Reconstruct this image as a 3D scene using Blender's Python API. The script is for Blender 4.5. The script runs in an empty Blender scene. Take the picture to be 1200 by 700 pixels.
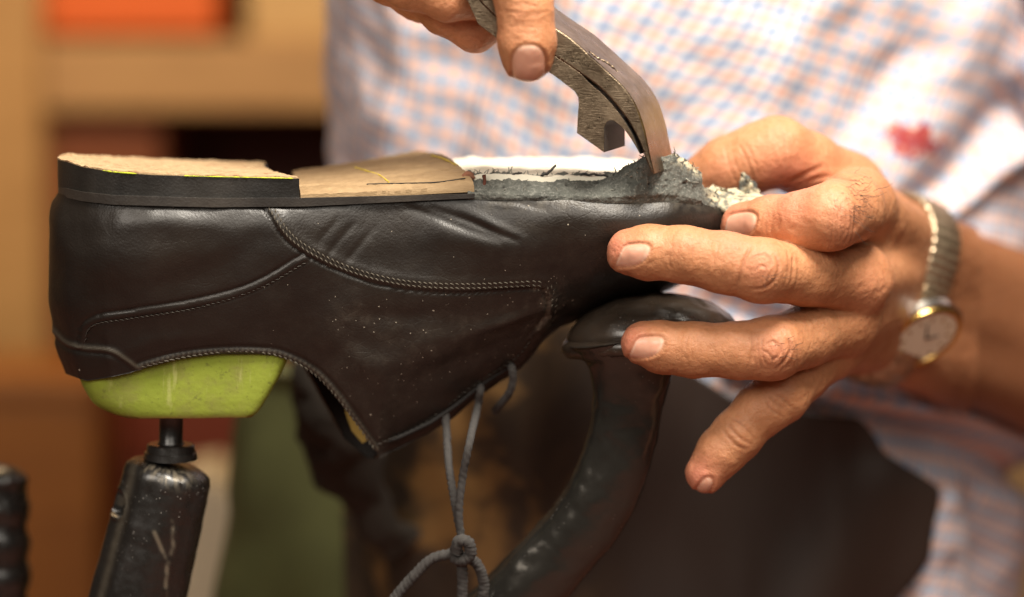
import bpy, bmesh, math, random
import numpy as np
from mathutils import Vector, noise as mnoise

random.seed(7); RNG = np.random.default_rng(7)
scene = bpy.context.scene
COL = scene.collection
K = 0.00025                      # metres per unit; lengths below are in units of a quarter millimetre
D = 3333.0                       # camera distance to the focus point, same units
PITCH = math.radians(7.0)
SP, CP = math.sin(PITCH), math.cos(PITCH)
CAM = np.array([0.0, -D*CP, D*SP]); FWD = np.array([0, CP, -SP]); UP = np.array([0, SP, CP])

def at(px, py, Y):
    """point on the vertical plane at depth Y that is seen at (px,py) in the photograph"""
    px, py, Y = np.broadcast_arrays(np.asarray(px, float), np.asarray(py, float), np.asarray(Y, float))
    d = FWD*D + np.stack([px-600, np.zeros_like(px), np.zeros_like(px)], -1) + (350-py)[..., None]*UP
    t = (Y-CAM[1])/d[..., 1]
    return CAM + d*t[..., None]

def proj(P):
    q = np.asarray(P, float)-CAM
    dep = q@FWD
    return 600+D*q[..., 0]/dep, 350-D*(q@UP)/dep

def dscale(Y): return (Y+D)/D

# ------------------------------------------------------------------ objects
def props(o, label=None, cat=None, group=None, kind=None):
    for k, v in (('label', label), ('category', cat), ('group', group), ('kind', kind)):
        if v: o[k] = v
    return o

def thing(name, label, cat, loc, group=None):
    o = bpy.data.objects.new(name, None); o.empty_display_size = 0.02
    o.location = Vector(loc)*K; COL.objects.link(o)
    return props(o, label, cat, group)

def rootloc(o):
    while o.parent: o = o.parent
    return np.array(o.location)/K if o.type == 'EMPTY' else np.zeros(3)

def mk(name, V, F, mats, parent=None, attrs=None, smooth=True, midx=None, uv=None):
    V = np.asarray(V, float).reshape(-1, 3)
    off = rootloc(parent) if parent is not None else np.zeros(3)
    me = bpy.data.meshes.new(name)
    if isinstance(F, np.ndarray): F = F.tolist()
    me.from_pydata(((V-off)*K).tolist(), [], F)
    if not isinstance(mats, (list, tuple)): mats = [mats]
    for m in mats: me.materials.append(m)
    if midx is not None: me.polygons.foreach_set('material_index', np.asarray(midx, np.int32))
    me.polygons.foreach_set('use_smooth', np.full(len(me.polygons), smooth))
    for k, a in (attrs or {}).items():
        at_ = me.attributes.new(k, 'FLOAT', 'POINT'); at_.data.foreach_set('value', np.asarray(a, np.float32))
    if uv is not None:
        l = me.uv_layers.new(name='UVMap')
        li = np.empty(len(me.loops), np.int32); me.loops.foreach_get('vertex_index', li)
        l.data.foreach_set('uv', np.asarray(uv, np.float32)[li].ravel())
    me.validate(); me.update()
    o = bpy.data.objects.new(name, me); COL.objects.link(o)
    if parent is not None: o.parent = parent
    return o

def grid_faces(n, m, wrap_n=False, wrap_m=False, base=0):
    i = np.arange(n if wrap_n else n-1); j = np.arange(m if wrap_m else m-1)
    I, J = np.meshgrid(i, j, indexing='ij'); I2, J2 = (I+1) % n, (J+1) % m
    return np.stack([I*m+J, I2*m+J, I2*m+J2, I*m+J2], -1).reshape(-1, 4)+base

def vnormals(V, F):
    V = np.asarray(V); F = np.asarray(F); n = np.cross(V[F[:, 2]]-V[F[:, 0]], V[F[:, 3]]-V[F[:, 1]])
    out = np.zeros_like(V)
    for k in range(4):
        for c in range(3): out[:, c] += np.bincount(F[:, k], n[:, c], len(V))
    return out/np.maximum(np.linalg.norm(out, axis=1), 1e-9)[:, None]

def lerp_tab(x, tab):
    t = np.array(tab, float); return np.interp(x, t[:, 0], t[:, 1])

def spline(pts, n):
    """Catmull-Rom through the points, n samples"""
    P = np.asarray(pts, float)
    if len(P) == 2: return P[0]+(P[1]-P[0])*np.linspace(0, 1, n)[:, None]
    Q = np.vstack([2*P[0]-P[1], P, 2*P[-1]-P[-2]])
    seg = np.linalg.norm(np.diff(P[:, :3], axis=0), axis=1); cum = np.r_[0, np.cumsum(seg)]
    t = np.linspace(0, cum[-1], n); out = []
    for x in t:
        i = min(np.searchsorted(cum, x, side='right')-1, len(P)-2); f = (x-cum[i])/max(seg[i], 1e-9)
        a, b, c, d = Q[i:i+4]
        out.append(.5*((2*b)+(-a+c)*f+(2*a-5*b+4*c-d)*f*f+(-a+3*b-3*c+d)*f**3))
    return np.array(out)

def sweep(path, rad, nseg=14, ell=(1, 1), closed_ends=True, up=(0, -1, 0)):
    """tube along a path with a radius per point; returns verts, faces"""
    P = np.asarray(path, float); n = len(P); R = np.broadcast_to(np.asarray(rad, float), (n,)).copy()
    T = np.gradient(P, axis=0); T /= np.linalg.norm(T, axis=1)[:, None]
    u = np.array(up, float); V = []
    for i in range(n):
        u = u-T[i]*(u@T[i]); u /= np.linalg.norm(u); w = np.cross(T[i], u)
        a = np.linspace(0, 2*np.pi, nseg, endpoint=False)
        V.append(P[i]+R[i]*(np.cos(a)[:, None]*u*ell[0]+np.sin(a)[:, None]*w*ell[1]))
    V = np.concatenate(V); F = grid_faces(n, nseg, wrap_m=True)[:, ::-1].tolist()
    if closed_ends: F += [list(range(nseg)), list(range((n-1)*nseg, n*nseg))[::-1]]
    return V, F

def join(parts):
    V, F, b = [], [], 0
    for v, f in parts:
        V.append(np.asarray(v)); F += [[i+b for i in q] for q in (f.tolist() if isinstance(f, np.ndarray) else f)]; b += len(v)
    return np.concatenate(V), F

def polydist(x, y, pts):
    """distance, arc length and side of each (x,y) to an image polyline"""
    p = np.asarray(pts, float); best = np.full(x.shape, 1e9); arc = np.zeros(x.shape); side = np.zeros(x.shape); c = 0
    for a, b in zip(p[:-1], p[1:]):
        d = b-a; L = np.hypot(*d); t = np.clip(((x-a[0])*d[0]+(y-a[1])*d[1])/L**2, 0, 1)
        ex, ey = x-a[0]-t*d[0], y-a[1]-t*d[1]; dd = np.hypot(ex, ey); m = dd < best
        best = np.where(m, dd, best); arc = np.where(m, c+t*L, arc); side = np.where(m, np.sign(d[0]*ey-d[1]*ex), side); c += L
    return best, arc, side

def fbm(P, scale, octs=3, seed=0.0):
    return np.array([mnoise.fractal(Vector(p)*scale+Vector((seed, seed*1.7, -seed)), 1.0, 2.0, octs) for p in np.asarray(P)])

def box(x0, x1, y0, y1, z0, z1):
    V = [(x, y, z) for x in (x0, x1) for y in (y0, y1) for z in (z0, z1)]
    return np.array(V, float), [[0, 1, 3, 2], [4, 6, 7, 5], [0, 4, 5, 1], [2, 3, 7, 6], [0, 2, 6, 4], [1, 5, 7, 3]]

def bevel(o, w, seg=3, ang=35):
    m = o.modifiers.new('Bevel', 'BEVEL'); m.width = w*K; m.segments = seg; m.limit_method = 'ANGLE'; m.angle_limit = math.radians(ang)
    return o

def prism(pts, vec, name, mats, parent, bev=1.5):
    """closed outline (3D points) pushed along vec: a solid with bevelled edges"""
    P = np.asarray(pts, float); n = len(P); vec = np.asarray(vec, float)
    V = np.vstack([P, P+vec]); F = [list(range(n))[::-1], list(range(n, 2*n))]
    F += [[i, (i+1) % n, n+(i+1) % n, n+i] for i in range(n)]
    o = mk(name, V, F, mats, parent, smooth=False)
    bm = bmesh.new(); bm.from_mesh(o.data); bmesh.ops.recalc_face_normals(bm, faces=bm.faces)
    bm.to_mesh(o.data); bm.free()
    o.data.shade_smooth(); o.data.set_sharp_from_angle(angle=math.radians(28)); bevel(o, bev)
    return o

# ------------------------------------------------------------------ materials
class Mat:
    def __init__(s, name):
        s.m = bpy.data.materials.new(name); s.m.use_nodes = True; s.t = s.m.node_tree; s.b = s.t.nodes['Principled BSDF']
        s.tc = s.t.nodes.new('ShaderNodeTexCoord')
    def link(s, a, b): s.t.links.new(a, b)
    def put(s, sock, v):
        if hasattr(v, 'is_linked') or hasattr(v, 'links'): s.link(v, sock)
        else:
            if isinstance(v, (tuple, list)) and len(v) == 3 and sock.type == 'RGBA': v = (*v, 1)
            sock.default_value = v
    def n(s, typ, ins=None, **kw):
        nd = s.t.nodes.new(typ)
        for k, v in kw.items(): setattr(nd, k, v)
        for k, v in (ins or {}).items(): s.put(nd.inputs[k], v)
        return nd
    def noise(s, scale, detail=4, rough=.55, dist=0, vec=None):
        return s.n('ShaderNodeTexNoise', {'Vector': vec or s.tc.outputs['Object'], 'Scale': scale, 'Detail': detail, 'Roughness': rough, 'Distortion': dist}).outputs['Fac']
    def voro(s, scale, feature='F1', vec=None, rnd=1.0, out='Distance'):
        return s.n('ShaderNodeTexVoronoi', {'Vector': vec or s.tc.outputs['Object'], 'Scale': scale, 'Randomness': rnd}, feature=feature).outputs[out]
    def ramp(s, fac, *stops, interp='LINEAR'):
        r = s.t.nodes.new('ShaderNodeValToRGB'); r.color_ramp.interpolation = interp
        e = r.color_ramp.elements
        while len(e) < len(stops): e.new(.5)
        for k, (p, c) in enumerate(stops):
            e[k].position = p; e[k].color = (c, c, c, 1) if not isinstance(c, (tuple, list)) else (*c, 1)
        s.put(r.inputs[0], fac); return r.outputs[0]
    def mix(s, f, a, b, mode='MIX'):
        nd = s.n('ShaderNodeMix', data_type='RGBA', blend_type=mode)
        s.put(nd.inputs[0], f); s.put(nd.inputs[6], a); s.put(nd.inputs[7], b); return nd.outputs[2]
    def math(s, op, a, b=0.0, c=None, clamp=False):
        nd = s.n('ShaderNodeMath', operation=op, use_clamp=clamp); s.put(nd.inputs[0], a); s.put(nd.inputs[1], b)
        if c is not None: s.put(nd.inputs[2], c)
        return nd.outputs[0]
    def attr(s, name): return s.n('ShaderNodeAttribute', attribute_name=name).outputs['Fac']
    def mapv(s, scale, rot=(0, 0, 0), src='Object'):
        return s.n('ShaderNodeMapping', {'Vector': s.tc.outputs[src], 'Scale': scale, 'Rotation': rot}).outputs[0]
    def bump(s, h, strength=.3, dist=.0003, prev=None):
        nd = s.n('ShaderNodeBump', {'Height': h, 'Strength': strength, 'Distance': dist})
        if prev is not None: s.link(prev, nd.inputs['Normal'])
        return nd.outputs[0]
    def out(s, color=None, rough=None, normal=None, metal=None, **kw):
        B = s.b.inputs
        if color is not None: s.put(B['Base Color'], color)
        if rough is not None: s.put(B['Roughness'], rough)
        if metal is not None: s.put(B['Metallic'], metal)
        if normal is not None: s.put(B['Normal'], normal)
        for k, v in kw.items(): s.put(B[k], v)
        return s.m

def leather(name, col=(.0105, .0080, .0064), col2=(.0200, .0150, .0115), rough=(.33, .48), dusty=True):
    M = Mat(name)
    big = M.noise(22, 5, .6); c = M.mix(M.ramp(big, (.35, 0), (.7, 1)), col, col2)
    r = M.ramp(M.noise(60, 5, .65), (.3, rough[0]), (.75, rough[1]))
    grain = M.voro(1500, 'SMOOTH_F1'); fine = M.noise(2600, 3, .6)
    crk = M.voro(210, 'DISTANCE_TO_EDGE', M.mapv((1, 1, 1.7), (0, .5, 0))); nrm = M.bump(grain, .26, .0002); nrm = M.bump(M.ramp(crk, (0, 0), (.07, 1)), M.math('MULTIPLY', M.ramp(big, (.45, 0), (.7, 1)), .22), .0003, nrm); nrm = M.bump(fine, .24, .00015, nrm); nrm = M.bump(M.noise(130, 4, .6), .08, .001, nrm)
    if dusty:
        d = M.math('MULTIPLY', M.attr('dust'), M.ramp(M.noise(90, 4, .7), (.42, .08), (.66, 1.0)))
        cell = M.voro(620, 'F1'); rnd = M.n('ShaderNodeSeparateColor', {0: M.voro(620, 'F1', out='Color')})
        size = M.math('MULTIPLY', M.math('POWER', rnd.outputs[0], 5.0), .19)
        spot = M.math('MULTIPLY', M.math('LESS_THAN', cell, size), M.math('LESS_THAN', rnd.outputs[1], d))
        cell2 = M.voro(1300, 'F1'); rnd2 = M.n('ShaderNodeSeparateColor', {0: M.voro(1300, 'F1', out='Color')})
        spot2 = M.math('MULTIPLY', M.math('LESS_THAN', cell2, M.math('MULTIPLY', M.math('POWER', rnd2.outputs[0], 2.5), .27)), M.math('LESS_THAN', rnd2.outputs[1], d))
        sp = M.math('MAXIMUM', spot, spot2)
        film = M.math('MULTIPLY', M.math('MULTIPLY', d, M.ramp(M.noise(180, 5, .7), (.40, 0), (.68, 1))), .38)
        c = M.mix(film, c, (.16, .135, .105)); c = M.mix(M.math('MULTIPLY', sp, .85), c, (.46, .40, .32))
        r = M.math('MAXIMUM', r, M.math('MULTIPLY', sp, .9))
        w = M.attr('wear'); c = M.mix(M.math('MULTIPLY', w, .8), c, (.14, .12, .09))
    return M.out(c, r, nrm, **{'Specular IOR Level': .5})

def wood(name, a, b, scale=30, rough=.6, stretch=(1, 8, 8), bumpy=.15):
    M = Mat(name); v = M.mapv(stretch)
    f = M.noise(scale, 6, .65, .6, v); g = M.noise(scale*9, 3, .6, 0, v)
    c = M.mix(M.ramp(f, (.3, 0), (.7, 1)), a, b); c = M.mix(M.math('MULTIPLY', g, .35), c, tuple(.55*x for x in a))
    return M.out(c, rough, M.bump(M.math('ADD', f, g), bumpy, .0006))

def plain(name, col, rough=.6, var=.25, scale=40, bumpy=.1, metal=0.0, **kw):
    M = Mat(name); f = M.noise(scale, 5, .6)
    c = M.mix(f, tuple(x*(1-var) for x in col), tuple(min(1, x*(1+var)) for x in col))
    return M.out(c, rough, M.bump(M.noise(scale*12, 4, .6), bumpy, .0004), metal, **kw)

LEATHER = leather('black_leather')
LINING = plain('dark_lining', (.012, .010, .009), .8)
EDGE = leather('black_edge_dressing', (.010, .009, .008), (.040, .034, .028), (.3, .55), dusty=False)

WELT = leather('scuffed_welt', (.022, .019, .017), (.075, .062, .05), (.3, .5), dusty=False)
def mat_tread():
    M = Mat('sanded_heel_rubber')
    v = M.mapv((1, 3, 1)); f = M.noise(90, 6, .7, .5, v); g = M.noise(900, 3, .7)
    c = M.mix(M.ramp(f, (.3, 0), (.72, 1)), (.36, .235, .12), (.50, .36, .205))
    streak = M.ramp(M.noise(160, 4, .75, 1.2, M.mapv((1, 4, 1), (0, 0, .5))), (.54, 0), (.60, 1))
    c = M.mix(M.math('MULTIPLY', streak, .8), c, (.22, .10, .045))
    c = M.mix(M.ramp(g, (.62, 0), (.75, 1)), c, (.66, .53, .35))
    return M.out(c, .9, M.bump(M.math('ADD', f, g), .5, .0005))
TREAD = mat_tread()
TAN = wood('tan_sole_leather', (.26, .165, .078), (.42, .285, .15), 45, .75, (2, 7, 7), .35)
CREAM = plain('cream_insole', (.80, .75, .62), .9, .08, 60, .2)
YELLOW = plain('yellow_chalk', (.72, .55, .04), .9, .1)
LIME = plain('lime_crayon', (.50, .58, .03), .8, .15)

def mat_rough_grey():
    M = Mat('roughened_grey_leather')
    f = M.noise(130, 7, .75, .4); g = M.noise(900, 5, .8); w = M.voro(420, 'F1')
    c = M.mix(M.ramp(f, (.28, 0), (.7, 1)), (.040, .042, .037), (.125, .128, .112))
    c = M.mix(M.ramp(g, (.50, 0), (.68, 1)), c, (.22, .22, .195)); c = M.mix(M.ramp(M.voro(330), (.03, .7), (.11, 0)), c, (.03, .03, .028))
    c = M.mix(M.ramp(M.noise(300, 6, .8), (.62, 0), (.70, 1)), c, (.03, .028, .025))
    c = M.mix(M.math('MULTIPLY', M.attr('pit'), 1.0, clamp=True), c, (.015, .012, .011))
    c = M.mix(M.attr('pale'), c, (.62, .55, .38))
    return M.out(c, .95, M.bump(g, .6, .0006, M.bump(f, .4, .0012)))
ROUGHGREY = mat_rough_grey()
STITCH = plain('waxed_thread', (.045, .038, .03), .7, .4, 900, .3)
PALETHREAD = plain('pale_dusty_thread', (.11, .095, .072), .85, .4, 900, .3)

def mat_green():
    M = Mat('green_plastic_last')
    f = M.noise(35, 6, .65); c = M.mix(M.ramp(f, (.3, 0), (.75, 1)), (.20, .26, .025), (.30, .355, .045))
    m = M.attr('dots')
    br = M.n('ShaderNodeTexVoronoi', {'Vector': M.mapv((1, .01, 1)), 'Scale': 640, 'Randomness': .45}).outputs['Distance']
    dot = M.math('MULTIPLY', M.math('LESS_THAN', br, M.math('MULTIPLY_ADD', M.noise(300, 2), .5, .0)), m)
    c = M.mix(M.math('MULTIPLY', dot, .38), c, (.13, .13, .02))
    c = M.mix(M.ramp(M.noise(90, 6, .75), (.5, 0), (.74, .7)), c, (.21, .19, .06)); c = M.mix(M.ramp(M.noise(420, 4, .7), (.6, 0), (.7, .6)), c, (.12, .12, .03)); c = M.mix(M.ramp(M.noise(200, 5, .7, 0, M.mapv((1, 1, .15), (0, .5, 0))), (.6, 0), (.68, .5)), c, (.45, .46, .16))
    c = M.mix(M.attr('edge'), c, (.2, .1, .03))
    return M.out(c, .78, M.bump(M.noise(500, 5, .6), .4, .0004), **{'Specular IOR Level': .35})
GREEN = mat_green()

def mat_blackmetal(name, base=(.006, .0053, .0047), worn=(.27, .23, .17), amount=(.64, .76), rough=(.2, .42), bump=.15, bscale=45):
    M = Mat(name)
    f = M.noise(55, 7, .65); g = M.noise(420, 5, .7)
    w = M.ramp(M.math('MULTIPLY_ADD', g, .35, M.math('MULTIPLY', f, .65)), (amount[0], 0), (amount[1], 1))
    w = M.math('MAXIMUM', w, M.attr('wear'))
    c = M.mix(w, M.mix(f, base, tuple(2.2*x for x in base)), worn)
    dust = M.math('MULTIPLY', M.math('LESS_THAN', M.voro(700, 'F1'), .12), M.ramp(M.noise(40, 2), (.45, 0), (.6, 1)))
    c = M.mix(M.math('MULTIPLY', dust, .6), c, (.4, .37, .33))
    r = M.ramp(M.noise(120, 6, .7), (.3, rough[0]), (.7, rough[1])); r = M.math('MAXIMUM', r, M.math('MULTIPLY', dust, .8))
    return M.out(c, r, M.bump(M.noise(bscale, 3, .5), bump, .0012, M.bump(g, .2, .0004)), M.math('MULTIPLY', w, .8), **{'Specular IOR Level': .85})
BLACKMETAL = mat_blackmetal('greasy_black_iron')
ARMMETAL = mat_blackmetal('black_lacquered_iron_arm', (.045, .042, .037), (.16, .125, .09), (.58, .82), (.12, .26), .12, 110)
ARMMETAL.node_tree.nodes['Principled BSDF'].inputs['Metallic'].links and ARMMETAL.node_tree.links.remove(ARMMETAL.node_tree.nodes['Principled BSDF'].inputs['Metallic'].links[0])
ARMMETAL.node_tree.nodes['Principled BSDF'].inputs['Metallic'].default_value = .8
PADLEATHER = mat_blackmetal('worn_pad_leather', (.016, .012, .009), (.075, .05, .033), (.46, .70), (.24, .40), .2)

def mat_steel():
    M = Mat('worn_tool_steel')
    f = M.noise(70, 7, .7); g = M.noise(700, 4, .7); sc = M.noise(500, 3, .6, 0, M.mapv((1, 1, 9), (0, .6, 0)))
    c = M.mix(M.ramp(f, (.3, 0), (.7, 1)), (.12, .086, .057), (.34, .262, .18))
    c = M.mix(M.ramp(g, (.55, 0), (.75, .7)), c, (.10, .065, .04))
    nx_ = M.n('ShaderNodeSeparateXYZ', {0: M.n('ShaderNodeNewGeometry').outputs['Normal']}).outputs[0]
    c = M.mix(M.math('MULTIPLY', M.attr('brass'), M.math('GREATER_THAN', nx_, .3)), c, M.mix(M.noise(110, 4), (.62, .40, .10), (.30, .19, .07)))
    r = M.ramp(M.noise(160, 5, .7), (.3, .24), (.75, .46))
    return M.out(c, r, M.bump(sc, .3, .0003, M.bump(f, .35, .0008)), 1.0)
STEEL = mat_steel()

def mat_skin():
    M = Mat('skin')
    mott = M.noise(55, 5, .6); fine = M.noise(700, 4, .6)
    c = M.mix(M.ramp(mott, (.3, 0), (.72, 1)), (.43, .180, .080), (.57, .260, .126))
    c = M.mix(M.math('MULTIPLY', M.attr('red'), .85), c, (.62, .21, .14))
    c = M.mix(M.ramp(fine, (.48, 0), (.75, .4)), c, (.33, .125, .05)); c = M.mix(M.ramp(M.noise(160, 4, .7), (.5, 0), (.8, .4)), c, (.62, .27, .14))
    c = M.mix(M.math('MULTIPLY', M.attr('crease'), .5), c, (.22, .07, .03))
    c = M.mix(M.ramp(M.noise(48, 6, .75, .8), (.56, 0), (.74, .45)), c, (.27, .10, .042)); c = M.mix(M.math('MULTIPLY', M.attr('tan'), .95), c, M.mix(mott, (.17, .062, .026), (.26, .105, .045)))  # last mix: shade on the forearm, painted in as darker skin
    nail = M.attr('nail')
    c = M.mix(nail, c, M.mix(M.attr('lunula'), (.66, .34, .235), (.80, .60, .46)))
    # skin lines: crossing fine cells
    l1 = M.voro(650, 'DISTANCE_TO_EDGE', M.mapv((1, 1.6, 1))); l2 = M.noise(420, 5, .65)
    inv = M.math('SUBTRACT', 1.0, nail)
    nrm = M.bump(M.ramp(l1, (0, 0), (.12, 1)), M.math('MULTIPLY', inv, .20), .0003)
    nrm = M.bump(l2, M.math('MULTIPLY', inv, .65), .0007, nrm)
    r = M.mix(nail, M.ramp(M.noise(260, 4), (.3, .42), (.7, .6)), (.27, .27, .27))
    M.b.subsurface_method = 'RANDOM_WALK'
    return M.out(c, r, nrm, **{'Subsurface Weight': .15, 'Subsurface Radius': (1.0, .35, .18), 'Subsurface Scale': .0035, 'Specular IOR Level': .42})
SKIN = mat_skin()

def mat_shirt():
    M = Mat('checked_shirt_cotton')
    uv = M.n('ShaderNodeSeparateXYZ', {0: M.tc.outputs['UV']})
    def stripe(co, period, phase, width):
        f = M.math('FRACT', M.math('ADD', M.math('DIVIDE', co, period), phase))
        d = M.math('ABSOLUTE', M.math('SUBTRACT', f, .5)); return M.ramp(d, (width*.72, 1), (width, 0))
    c = (.60, .59, .58)
    P = 30.5
    for co in (uv.outputs[0], uv.outputs[1]):
        c = M.mix(M.math('MULTIPLY', stripe(co, P, 0, .17), .52), c, (.12, .21, .42))
        c = M.mix(M.math('MULTIPLY', stripe(co, P, .5, .17), .44), c, (.66, .25, .16))
    sc_ = M.n('ShaderNodeVectorMath', {0: M.tc.outputs['UV'], 1: (.62, 1.25, 1.0)}, operation='MULTIPLY')
    d = M.n('ShaderNodeVectorMath', {0: sc_.outputs[0]}, operation='DISTANCE')
    M.put(d.inputs[1], (STAIN[0]*.62, STAIN[1]*1.25, 0))
    st = M.math('ADD', M.math('DIVIDE', d.outputs['Value'], 52.0), M.math('MULTIPLY', M.math('SUBTRACT', M.noise(150, 5, .75), .5), 3.4))
    c = M.mix(M.ramp(st, (.35, .95), (.62, 0)), c, (.32, .022, .02))
    weave = M.noise(1800, 2, .5)
    return M.out(c, .9, M.bump(weave, .25, .0003), **{'Sheen Weight': .1})

# ------------------------------------------------------------------ the shoe: a shell round a plan outline, sole up
YAW = math.radians(7.0); AX = np.array([math.cos(YAW), math.sin(YAW)]); PERP = np.array([-math.sin(YAW), math.cos(YAW)])
HEEL = np.array([at(57, 300, 130)[0], 130.0]); LEN = 812*1.055
def centre(s): return HEEL+np.asarray(s)[..., None]*LEN*AX
def halfw(s):
    s = np.asarray(s, float); w = lerp_tab(s, [(0, 125), (.14, 126), (.30, 118), (.45, 112), (.62, 132), (.76, 148), (1, 150)])
    w = np.where(s < .15, w*np.sqrt(np.clip(1-(1-s/.15)**2, 0, 1)), w)
    return np.where(s > .76, w*np.sqrt(np.clip(1-((s-.76)/.24)**2.2, 0, 1)), w)
YTOP = [(50, 226), (70, 229), (90, 233), (130, 237), (250, 240), (360, 239), (460, 234), (562, 229), (640, 229), (720, 231), (800, 234), (840, 239), (870, 250)]
YBOT = [(50, 436), (72, 441), (90, 445), (120, 441), (165, 432), (210, 422), (260, 415), (300, 415), (330, 420), (350, 428), (370, 441), (400, 475), (425, 508), (444, 538),
        (470, 526), (500, 511), (530, 490), (560, 465), (590, 445), (610, 432), (625, 415), (640, 394), (655, 383), (675, 376), (700, 366), (740, 354), (780, 341), (820, 322), (850, 294), (870, 262)]
WB = [(0, 0), (.03, 52), (.08, 78), (.16, 88), (.36, 82), (.44, 62), (.49, 34), (.56, 24), (.70, 12), (.80, 1), (1, 0)]
def plan(s, w): c = centre(s); return c+w[..., None]*PERP      # w<0: side nearest the camera
ss = np.linspace(0, 1, 900)
def near_px(s, w):
    p = plan(s, w); P = np.concatenate([p, np.zeros(p.shape[:-1]+(1,))], -1); return proj(P)[0]
_pxn = near_px(ss, -halfw(ss)*.98); _o = np.argsort(_pxn)
def s_of_px(px): return np.interp(px, _pxn[_o], ss[_o])
def ztop(s):
    w = -halfw(s); p = plan(s, w); px = near_px(s, w); return at(px, lerp_tab(px, YTOP), p[..., 1])[..., 2]
def zbot(s):
    w = -np.minimum(lerp_tab(s, WB), halfw(s)); p = plan(s, w); px = near_px(s, w); return at(px, lerp_tab(px, YBOT), p[..., 1])[..., 2]
NS, NF, NV = 430, 110, 112
th = np.linspace(0, 1, NS); snear = np.interp(th, [0, .06, .94, 1], [0, .045, .965, 1]); snear = snear**1.0
snear[:26] = .045*(np.linspace(0, 1, 26))**2; snear[-26:] = 1-.035*(np.linspace(1, 0, 26))**2
sfar = np.linspace(1, 0, NF)[1:-1]
sl = np.r_[snear, sfar]; side = np.r_[-np.ones(NS), np.ones(len(sfar))]
v = np.linspace(0, 1, NV)
S2, V2 = np.meshgrid(sl, v, indexing='ij'); SD = np.broadcast_to(side[:, None], S2.shape)
w0 = halfw(S2); wb = np.minimum(lerp_tab(S2, WB), w0)
def soft_tab(x, tab, sg=.05):
    t = np.linspace(-.5, 1.5, 1601); y = lerp_tab(t, tab); kn = np.exp(-(np.arange(-240, 241)/800*2*.5/ (sg*.5))**2); kn /= kn.sum()
    return np.interp(x, t, np.convolve(np.pad(y, 240, mode='edge'), kn, 'valid'))
bul = soft_tab(V2, [(0, .95), (.05, 1.0), (.14, 1.05), (.3, 1.07), (.5, 1.04), (1, 1.0)], .09)
pw = lerp_tab(S2, [(0, 2.4), (.5, 2.2), (.75, 2.2), (1, 2.2)]); rt = lerp_tab(S2, [(0, 1.0), (.5, .95), (.75, .62), (1, .55)])
g = np.clip(1-V2**pw, 0, 1)**rt
W = wb+(w0*bul-wb)*g
pl = plan(S2, SD*W)
dx = soft_tab(V2, [(0, 13), (.05, 5), (.12, 1), (.3, -2), (.6, 0), (.85, 8), (1, 19)])*np.clip(1-S2/.22, 0, 1)**2
pl[..., 0] += dx
zt, zb = ztop(S2), zbot(S2)
zb = zb - np.where(SD > 0, 1, 0)*lerp_tab(S2, [(0, 0), (.34, 0), (.38, 30), (.42, 52), (.45, 34), (.475, 12), (.52, 0), (1, 0)])
_ss = np.linspace(0, 1, 401); _zs = zbot(_ss); _kern = np.exp(-(np.arange(-36, 37)/15.)**2); _kern /= _kern.sum()
_sm = np.convolve(np.pad(_zs, 36, mode='edge'), _kern, 'valid'); zsm = np.interp(S2, _ss, _sm)
zsm = np.where((S2 > .30) & (S2 < .75), zsm, zb)*np.clip(np.minimum(S2-.30, .75-S2)/.05, 0, 1)+zb*(1-np.clip(np.minimum(S2-.30, .75-S2)/.05, 0, 1))
Z = zt+(zsm-zt)*V2+(zb-zsm)*V2**5
SV = np.concatenate([pl, Z[..., None]], -1)
nL = len(sl); SF = grid_faces(nL, NV, wrap_n=True)
SVf = SV.reshape(-1, 3); SN = vnormals(SVf, SF)
if SN[60*NV+20, 1] > 0: SN = -SN; SF = SF[:, ::-1]
px, py = proj(SVf); near = (np.repeat(side, NV) < 0)
disp = np.zeros(len(SVf)); wear = np.zeros(len(SVf))
SEAM_Q = spline([(307, 238), (330, 275), (356, 297), (400, 319), (450, 334), (500, 341), (560, 342), (625, 339)], 60)
SEAM_F = np.array([(625, 339), (638, 340), (643, 352), (641, 372), (630, 384)])
SEAM_H = spline([(354, 300), (300, 330), (230, 352), (150, 365), (112, 371), (95, 383), (91, 401)], 50)
SEAM_T = spline([(58, 379), (75, 398), (95, 406), (130, 410), (148, 420), (165, 433)], 30)
SEAM_C = spline([(165, 429), (210, 418), (260, 411), (300, 411), (332, 417), (368, 436), (400, 469), (442, 528)], 50)
SEAM_E = spline([(444, 528), (500, 502), (560, 457), (610, 424), (632, 396)], 30)
def gau(d, s): return np.exp(-(d/s)**2)
d, a, sd = polydist(px, py, np.vstack([SEAM_Q, SEAM_F[1:]]))
up = sd < 0   # above the line in the picture
disp += np.where(up, 2.6*np.exp(-np.maximum(d-7, 0)**2/60)*(d < 40), 0)-3.2*gau(d, 2.2)
disp += np.where(up & (d < 12), .35*np.sin(a*1.15)*gau(d-4.5, 2.2)+.35*np.sin(a*1.15+1.5)*gau(d-9, 2.2)-1.0*gau(d-6.7, 5), 0)
d, a, sd = polydist(px, py, SEAM_H)
disp += np.where(sd > 0, -2.0*gau(d, 3), 1.6*gau(d-5, 5))-1.2*gau(d-9, 2)*(sd < 0)+np.where(sd < 0, .7*np.sin(a*1.3)*gau(d-9, 2.2), 0)
d, a, sd = polydist(px, py, SEAM_T)
disp += np.where(sd > 0, 2.5*np.clip(d/2, 0, 1)*(d < 60)*(px < 166), 0)+1.8*gau(d, 2.4)-2.0*gau(d-5, 2.4)*(sd > 0); wear += .55*gau(d, 1.8)
d, a, sd = polydist(px, py, SEAM_C); disp += -1.6*gau(d-5, 2.0)+1.6*gau(d, 2.5); wear += .5*gau(d-1, 1.8)*(.5+.5*np.sin(a*1.0))
d, a, sd = polydist(px, py, SEAM_E); disp += -1.0*gau(d-6, 2)
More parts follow.
